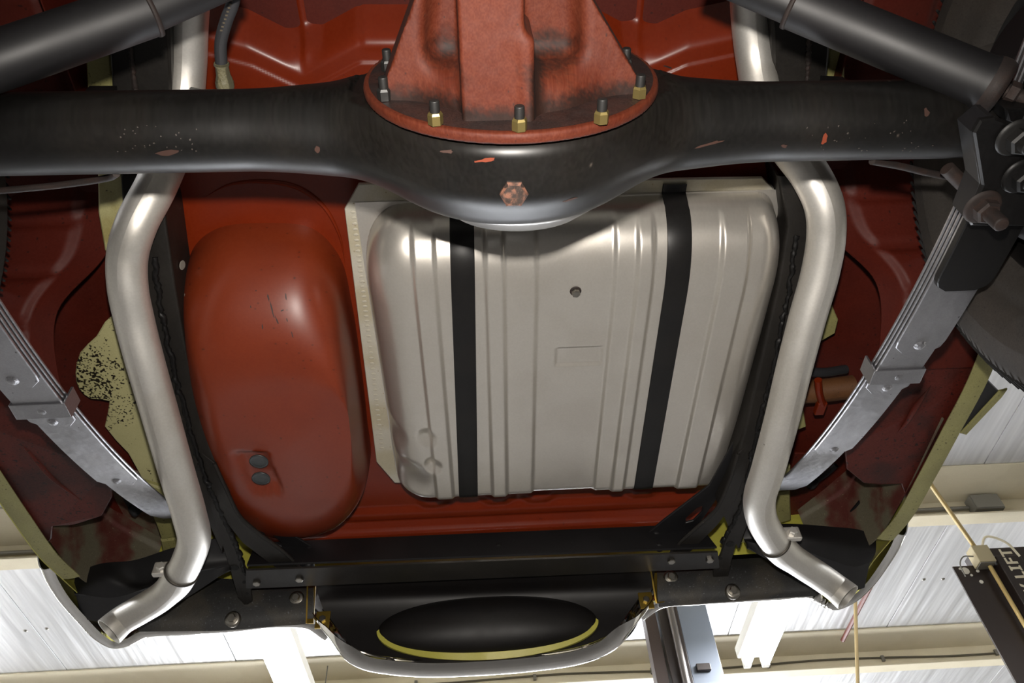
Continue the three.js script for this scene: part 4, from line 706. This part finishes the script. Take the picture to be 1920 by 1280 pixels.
// flakes of old paint left on the housing
{
  const axle = things.at(-1), house = axle.children[0], rc = new THREE.Raycaster(), orange = plain('#6a2a12', 0.6), dull = plain('#30190f', 0.7), pale = plain('#3a342f', 0.6);
  house.updateMatrixWorld(true);
  const flake = (u, v, w, h, m, turn = 0, on = house, name = 'paint_flake') => {
    rc.set(CAM, ray(u, v).normalize()); const hit = rc.intersectObject(on, false)[0]; if (!hit) return;
    const n = hit.face.normal.clone(); if (n.dot(ray(u, v)) > 0) n.negate();
    const sh = new THREE.Shape(), k = 11, ph = rnd() * 9; for (let i = 0; i < k; i++) { const a = i / k * Math.PI * 2, r = 0.65 + 0.6 * hash(i, u, v); const x = Math.cos(a) * w * r, y = Math.sin(a) * h * r; i ? sh.lineTo(x, y) : sh.moveTo(x, y); }
    const g = new THREE.ExtrudeGeometry(sh, { depth: 0.0003, bevelEnabled: false }); g.rotateZ(turn);
    const X = V(1, 0, 0).addScaledVector(n, -n.x).normalize(), Yv = n.clone().cross(X);
    g.applyMatrix4(new THREE.Matrix4().makeBasis(X, Yv, n)); g.translate(hit.point.x, hit.point.y, hit.point.z); part(name, g, m, on);
  };
  flake(1546, 260, 0.0028, 0.0055, orange); flake(912, 300, 0.009, 0.0018, orange, 0.2); flake(316, 285, 0.011, 0.003, dull, 0.15); flake(1470, 274, 0.003, 0.002, dull); flake(1330, 270, 0.016, 0.0015, dull, 0.15); flake(1737, 211, 0.003, 0.004, dull); flake(840, 284, 0.006, 0.0015, dull); flake(1070, 374, 0.007, 0.0012, dull); flake(595, 280, 0.003, 0.004, dull);
  const tub = body.children.find((o) => o.name === 'spare_wheel_well'), soot = plain('#24120d', 0.6); tub.updateMatrixWorld(true);
  for (const [u, v, w, h, a] of [[503, 558, 0.0012, 0.006, 0.2], [510, 580, 0.001, 0.012, 0.2], [519, 600, 0.0009, 0.008, 0.3], [536, 556, 0.0009, 0.005, 0.1], [529, 582, 0.003, 0.0012, 0.5], [492, 612, 0.001, 0.004, 0], [538, 600, 0.001, 0.003, 0.2], [470, 575, 0.0009, 0.002, 0], [548, 628, 0.0008, 0.006, 0.2], [480, 545, 0.001, 0.001, 0]]) flake(u, v, w, h, soot, a, tub, 'scuff_mark');
  for (let i = 0; i < 60; i++) { const r = i < 30; flake(r ? 220 + 150 * rnd() : 1500 + 250 * rnd(), r ? 235 + 50 * rnd() : 225 + 60 * rnd(), 0.0004 + 0.0006 * rnd(), 0.0003 + 0.0005 * rnd(), pale, rnd() * 3); }
}
// brake lines beneath the axle ends
one('brake_line', tube([at(218, 326, 0.70), at(200, 334, 0.72), at(120, 346, 0.73), at(40, 354, 0.73), at(-60, 362, 0.73)], 0.0035, { n: 40, m: 10 }), M.rust, 'thin grey brake line behind the left end of the axle', 'brake line');
one('brake_line', tube([at(1635, 302, 0.70), at(1690, 312, 0.72), at(1740, 324, 0.73), at(1790, 332, 0.735), at(1830, 330, 0.735)], 0.0038, { n: 40, m: 10 }), M.rust, 'thin grey brake line behind the right end of the axle', 'brake line');
// brake hose ahead of the axle
{
  const t = thing('brake_hose', 'black rubber brake hose with a crusty metal end fitting', 'hose');
  part('hose', tube([at(442, -60, 0.9), at(438, 0, 0.9), at(424, 40, 0.9), at(414, 80, 0.9), at(415, 122, 0.9)], 0.0068, { n: 50, m: 16 }), M.hose, t);
  const q = smoothLine([at(440, -10, 0.9), at(428, 25, 0.9), at(416, 60, 0.9)], 20);
  q.forEach((p, i) => { if (i % 2 || i > 18) return; part('printed_mark', box(p.x - 0.0018, p.x + 0.0008, p.y - 0.0070, p.y - 0.0067, p.z - 0.0009, p.z + 0.0009, 0.0001), plain('#4c4334', 0.7), t); });
  const f0 = at(415, 118, 0.9), f1 = at(427, 190, 0.9), L = f0.distanceTo(f1);
  part('end_fitting', lathe([[0, 0], [0.0085, 0], [0.009, 0.002], [0.0075, 0.005], [0.008, 0.014], [0.0095, L * 0.4], [0.0095, L * 0.45], [0.0105, L * 0.47], [0.0105, L * 0.62], [0.0085, L * 0.68], [0.0072, L * 0.72], [0.0072, L], [0, L]], f0, f1.clone().sub(f0), 10), M.crust, t, 'crusty pale fitting');
  part('metal_line', tube([at(425, 186, 0.9), at(405, 184, 0.92), at(385, 175, 0.95), at(360, 168, 1.0)], 0.0035, { n: 24, m: 8 }), M.grey, t);
}
// ---------- leaf springs ----------
const SX = 0.55;
const springY = (z) => Y(0.712 + 0.275 * (z + 0.36) ** 2);
function leafSpring(s, label) {
  const t = thing('leaf_spring', label, 'leaf spring', 'rear leaf springs'), S = (x) => (s > 0 ? x : 2 * MX - x), w = 0.031, th = 0.0068;
  const leaf = (k, z0, z1, wid = w, thick = th - 0.0024) => {        // k leaves below the main one
    const n = 60, pos = [], idx = [], uv = [], sec = [[-wid, 0.0012], [-wid, thick - 0.0012], [-wid + 0.0012, thick], [wid - 0.0012, thick], [wid, thick - 0.0012], [wid, 0.0012], [wid - 0.0012, 0], [-wid + 0.0012, 0]];
    for (let i = 0; i <= n; i++) {
      const z = lerp(z0, z1, i / n), y = springY(z) - k * th, e = Math.min(1, (1 - i / n) * Math.abs(z1 - z0) / 0.022), f = i === n ? 0.55 : lerp(0.55, 1, Math.sqrt(1 - (1 - e) ** 2));
      for (const [x, dy] of sec) { pos.push(S(SX) + x * f, y + dy, z); uv.push(x + dy, z); }
    }
    for (let i = 0; i < n; i++) for (let j = 0; j < 8; j++) { const a = i * 8 + j, b = i * 8 + (j + 1) % 8; idx.push(a, b, a + 8, b, b + 8, a + 8); }
    for (let j = 1; j < 7; j++) { idx.push(0, j, j + 1); const q = n * 8; idx.push(q, q + j + 1, q + j); }
    return geom(pos, idx, uv).toNonIndexed();
  };
  const flat = (g) => { g.computeVertexNormals(); return g; };
  part('leaf', flat(leaf(0, 0.28, -1.16)), M.spring, t, 'main leaf');
  part('leaf', flat(leaf(1, 0.2, -0.965)), M.spring, t);
  part('leaf', flat(leaf(2, 0.1, -0.765)), M.spring, t);
  part('leaf', flat(leaf(3, 0.0, -0.668)), M.spring, t);
  part('leaf', flat(leaf(4.6, -0.16, -0.548, w + 0.002, th * 1.5)), M.black, t, 'short black lower leaf');
  const zc = -0.722, y = springY(zc), d = new THREE.Vector2(1, -0.55 * (zc + 0.36)).normalize();
  const clip = part('clip', box(S(SX) - w - 0.004, S(SX) + w + 0.004, y - 2.3 * th - 0.003, y - 2.02 * th, zc - 0.013, zc + 0.013, 0.001), M.spring, t);
  for (const q of [-1, 1]) part('clip_side', box(S(SX) + q * (w + 0.0025) - 0.0015, S(SX) + q * (w + 0.0025) + 0.0015, y - 2.3 * th, y + th + 0.006, zc - 0.013, zc + 0.013, 0.0007), M.spring, clip);
  const riv = (x, z, k, r) => part('rivet', lathe([[0, 0.0035], [r * 0.6, 0.003], [r, 0.0008], [r * 1.05, -0.002]], V(S(SX) + x, springY(z) - k * th, z), V(0, -1, 0), 16), M.spring, t);
  riv(0.002, zc, 2.35, 0.008); riv(0.0, -0.752, 2, 0.0065); riv(0.0, -0.652, 3, 0.0075); riv(0, -0.945, 1, 0.007);
  return t;
}
leafSpring(-1, 'dark steel leaf spring with stacked leaves, at the spare wheel well side');
leafSpring(1, 'dark steel leaf spring with stacked leaves, at the fuel tank side by the tyre');
// mounting plates with U-bolts under each end of the axle
for (const s of both) {
  const t = thing('spring_plate', s > 0 ? 'black spring mounting plate with rusty bolts next to the tyre' : 'black spring mounting plate at the left end of the axle', 'mounting plate', 'spring plates'), S = side(-s);
  const o = (l, h) => (s > 0 ? pxs(l, h) : pxs(l, h).map(mir));
  part('plate', prism(o([[1868, 222], [1920, 240], [2030, 260], [2030, 425], [1822, 424], [1816, 412], [1842, 348], [1826, 250], [1840, 226]], 0.645), 0.006, [], 0.002), M.black, t);
  part('plate_edge', prism(o([[1858, 222], [1868, 222], [1838, 250], [1852, 345], [1824, 414], [1812, 412], [1838, 346], [1824, 250]], 0.648), 0.03, [], 0.002), M.blackGloss, t);
  const nut = (u, v, h, m, len = 0.02) => { const p = o([[u, v]], h)[0]; const w = part('washer', lathe([[0, 0.004], [0.016, 0.004], [0.0185, 0]], p, V(0, -1, 0)), m, t); part('nut', hexHead(p.clone().add(V(0, -0.003, 0)), V(0, -1, 0.05), 0.0125, 0.012, 0.4), m, w); part('thread', lathe([[0, len + 0.012], [0.006, len + 0.012], [0.0075, len + 0.01], [0.0075, 0.01]], p, V(0, -1, 0.05), 16), m, w); };
  nut(1842, 388, 0.643, M.rust, 0.024); nut(1905, 258, 0.643, M.nutDark, 0.012); nut(1915, 330, 0.643, M.black, 0.006); nut(1990, 395, 0.643, M.rust);
  part('upper_clamp', prism(o([[1690, 165], [1770, 158], [1812, 176], [1815, 200], [1640, 200], [1650, 182]], 0.775), 0.012, [], 0.003), M.black, t);
  part('bumper_stop', prism(o([[1886, 205], [1960, 205], [1960, 245], [1890, 232]], 0.66), 0.03, [], 0.003), M.black, t);
  const a = o([[1775, 315]], 0.70)[0], b = o([[1832, 372]], 0.69)[0]; part('u_bolt', rod(a, b, 0.0075), M.rust, t);
  const e = o([[1815, 368]], 0.685)[0]; part('u_bolt_nut', hexHead(e, b.clone().sub(a), 0.011, 0.014), M.rust, t);
}
// ---------- shock absorbers ----------
function shock(lower, ring, upper, r, label, marks) {
  const t = thing('shock_absorber', label, 'shock absorber', 'rear shock absorbers'), d = ring.clone().sub(lower).normalize(), L = lower.distanceTo(ring);
  part('body', lathe([[0, 0.0], [r * 0.55, 0.001], [r * 0.6, 0.004], [r * 0.9, 0.005], [r * 1.04, 0.010], [r * 1.06, 0.016], [r, 0.022], [r, L]], lower, d, 40), M.blackGloss, t);
  part('end_bead', lathe([[r * 0.8, 0.002], [r * 1.0, 0.001], [r * 1.085, 0.006], [r * 1.09, 0.012], [r * 1.05, 0.017], [r * 0.99, 0.018]], lower, d, 40), M.rust, t, 'rusty crimped end bead');
  part('dust_cover', rod(ring.clone().addScaledVector(d, -0.0), upper, r * 0.86), M.blackGloss, t);
  part('cover_ring', lathe([[r * 0.86, -0.001], [r * 1.03, -0.001], [r * 1.05, 0.001], [r * 1.03, 0.004], [r * 0.86, 0.004]], ring, d, 40), M.rust, t);
  part('lower_stud', rod(lower.clone().addScaledVector(d, -0.05), lower.clone().addScaledVector(d, 0.002), 0.007), M.rust, t);
  part('stud_nut', hexHead(lower.clone().addScaledVector(d, -0.004), d.clone().negate(), 0.011, 0.01), M.rust, t);
  part('mount_bushing', lathe([[0, -0.05], [0.02, -0.05], [0.024, -0.045], [0.024, -0.028], [0.02, -0.024], [0, -0.024]], lower, d, 24), M.hose, t);
}
shock(at(1880, 168, 0.69), at(1492, 8, 0.80), at(1330, -60, 0.85), 0.0245, 'black shock absorber with a rusty crimped end by the tyre', true);
shock(at(-150, 165, 0.69), at(276, 18, 0.80), at(440, -52, 0.86), 0.0255, 'black shock absorber crossing ahead of the left axle tube', false);
// ---------- wheels ----------
const sipeMat = plain('#0c0b0a', 0.9);
for (const s of both) {
  const t = thing('wheel', s > 0 ? 'worn black tyre on its wheel beside the right leaf spring' : 'black tyre just showing past the left leaf spring', 'wheel', 'rear wheels'), x0 = s > 0 ? 0.625 : 2 * MX - 0.625, c = V(x0, Y(0.745), -0.36), R = 0.325, d = V(s, 0, 0);
  part('tyre', lathe([[0.18, 0.012], [0.19, 0.002], [0.205, -0.004], [0.225, -0.003], [0.228, -0.008], [0.262, -0.012], [0.266, -0.008], [0.29, -0.006], [R - 0.018, 0.004], [R - 0.005, 0.018], [R, 0.034], [R + 0.002, 0.10], [R, 0.166], [R - 0.018, 0.196], [0.27, 0.208], [0.2, 0.198], [0.18, 0.18]], c, d, 120), M.rubber, t);
  const sipe = new THREE.BoxGeometry(0.03, 0.003, 0.0026); sipe.rotateY(0.5); sipe.rotateZ(s * 0.75); sipe.translate(s * 0.0055, R - 0.016, 0); planarUV(sipe);
  for (let k = 0; k < 130; k++) { const o = part('shoulder_sipe', sipe, sipeMat, t.children[0]); o.position.copy(c); o.rotation.x = k / 130 * Math.PI * 2; }
  part('rim', lathe([[0.182, 0.012], [0.176, 0.006], [0.17, 0.02], [0.165, 0.05], [0.15, 0.08], [0.06, 0.09], [0, 0.09]], c, d, 60), M.black, t);
  part('brake_drum', lathe([[0, -0.045], [0.07, -0.045], [0.075, -0.04], [0.125, -0.03], [0.135, -0.02], [0.135, 0.05]], c, d, 60), M.blackGloss, t);
}
// ---------- exhaust tailpipes ----------
const PR = 0.0274;
function tailpipe(main, tip, clampAt, label) {
  const t = thing('tailpipe', label, 'exhaust pipe', 'exhaust tailpipes');
  const a = main.map(([u, v, h]) => at(u, v, h));
  part('pipe', tube(a, PR, { n: 220, m: 36, hollow: 0.0018 }), M.pipe, t);
  const b = tip.map(([u, v, h]) => at(u, v, h));
  part('tail_section', tube(b, (k) => PR + 0.0022 - 0.003 * step(0.1, 0.35, k) + 0.0016 * step(0.85, 1, k), { n: 120, m: 36, hollow: 0.0018 }), M.pipe, t, 'cast grey tip section sleeved over the pipe');
  const d = b[1].clone().sub(b[0]).normalize();
  part('sleeve_ring', lathe([[PR + 0.0003, -0.003], [PR + 0.0032, -0.003], [PR + 0.0032, 0.0005], [PR + 0.0003, 0.0005]], b[0], d, 36), plain('#4a4640', 0.5, 0.6), t);
  const c = at(...clampAt), ear = part('clamp_ear', box(c.x - 0.016, c.x + 0.016, c.y - 0.012, c.y + 0.014, c.z - 0.006, c.z + 0.006, 0.003), M.pipe, t);
  part('clamp_bolt', hexHead(V(c.x, c.y, c.z + 0.006), V(0, 0, 1), 0.0085, 0.009), M.pipe, ear); part('clamp_stud', rod(V(c.x, c.y, c.z - 0.03), V(c.x, c.y, c.z - 0.006), 0.006), M.black, ear);
}
tailpipe([[358, -60, 1.14], [352, 40, 1.134], [350, 120, 1.13], [344, 190, 1.11], [325, 270, 1.06], [292, 350, 1.0], [256, 420, 0.96], [239, 480, 0.945], [240, 540, 0.93], [252, 600, 0.918], [270, 670, 0.9], [300, 775, 0.875], [330, 880, 0.85], [355, 965, 0.832], [364, 1010, 0.826], [352, 1050, 0.82], [336, 1082, 0.815]],
  [[340, 1073, 0.816], [326, 1096, 0.812], [300, 1120, 0.806], [262, 1143, 0.799], [228, 1163, 0.788], [204, 1184, 0.766]], [305, 1068, 0.818], 'silver tailpipe curving round the frame rail beside the spare wheel well');
tailpipe([[1404, -60, 1.137], [1408, 40, 1.131], [1416, 110, 1.117], [1432, 190, 1.076], [1470, 262, 1.025], [1520, 330, 0.98], [1545, 385, 0.955], [1549, 440, 0.941], [1538, 510, 0.925], [1514, 595, 0.905], [1489, 690, 0.882], [1466, 785, 0.86], [1440, 880, 0.838], [1424, 935, 0.829], [1428, 972, 0.823], [1446, 1006, 0.818], [1462, 1025, 0.815]],
  [[1454, 1018, 0.816], [1474, 1038, 0.812], [1506, 1060, 0.806], [1540, 1082, 0.799], [1568, 1102, 0.788], [1590, 1120, 0.766]], [1484, 1002, 0.818], 'silver tailpipe curving round the frame rail beside the fuel tank');
// ---------- fuel filler pipe, wires ----------
{
  const t = thing('filler_pipe', 'tan fuel filler pipe with a red clamp beside the right tailpipe', 'pipe');
  part('pipe', tube([at(1460, 735, 1.03), at(1530, 733, 1.03), at(1600, 725, 1.03)], 0.0225, { n: 20, m: 28 }), M.tan, t);
  part('clamp_band', tube([at(1534, 712, 1.005), at(1536, 735, 1.003), at(1542, 757, 1.006)], 0.007, { n: 20, m: 10 }), M.red, t, 'red painted band');
  part('clamp_tab', box(at(1541, 757, 1.0).x - 0.006, at(1541, 757, 1.0).x + 0.012, at(1541, 757, 1.0).y, at(1541, 757, 1.0).y + 0.012, at(1541, 765, 1.0).z - 0.02, at(1541, 757, 1.0).z, 0.002), M.red, t);
  part('vent_hose', tube([at(1490, 692, 1.0), at(1540, 698, 1.01), at(1585, 692, 1.03)], 0.0085, { n: 20, m: 14 }), M.hose, t, 'black rubber vent hose');
}
one('filler_bracket', prism(pxs([[1490, 768], [1506, 764], [1512, 800], [1496, 806]], 1.0), 0.01), M.yellow, 'small pale yellow bracket below the tan filler pipe', 'bracket');
for (const [l, e, lab] of [[[[228, 905], [232, 925], [242, 945], [256, 960]], [258, 962], 'short black wire with a rubber plug behind the left splash panel'], [[[1568, 872], [1550, 888], [1530, 902], [1520, 908]], [1518, 909], 'short black wire with a rubber plug behind the right splash panel']]) {
  const t = thing('lamp_wire', lab, 'wire', 'lamp wires');
  part('wire', tube(l.map(([u, v]) => at(u, v, 1.03)), 0.0055, { n: 20, m: 10 }), M.hose, t);
  const p = at(e[0], e[1], 1.02), q = at(...l.at(-2), 1.03);
  part('connector', lathe([[0, -0.004], [0.009, -0.003], [0.011, 0.004], [0.009, 0.016], [0.006, 0.022], [0, 0.022]], p, q.sub(p), 16), M.hose, t);
}
// ---------- groups sit at their things' bases ----------
for (const o of things) {
  const b = new THREE.Box3().setFromObject(o), p = b.getCenter(V(0, 0, 0)); p.y = b.min.y;
  o.position.copy(p); for (const c of o.children) c.position.sub(p);
}
renderer.render(scene, camera);
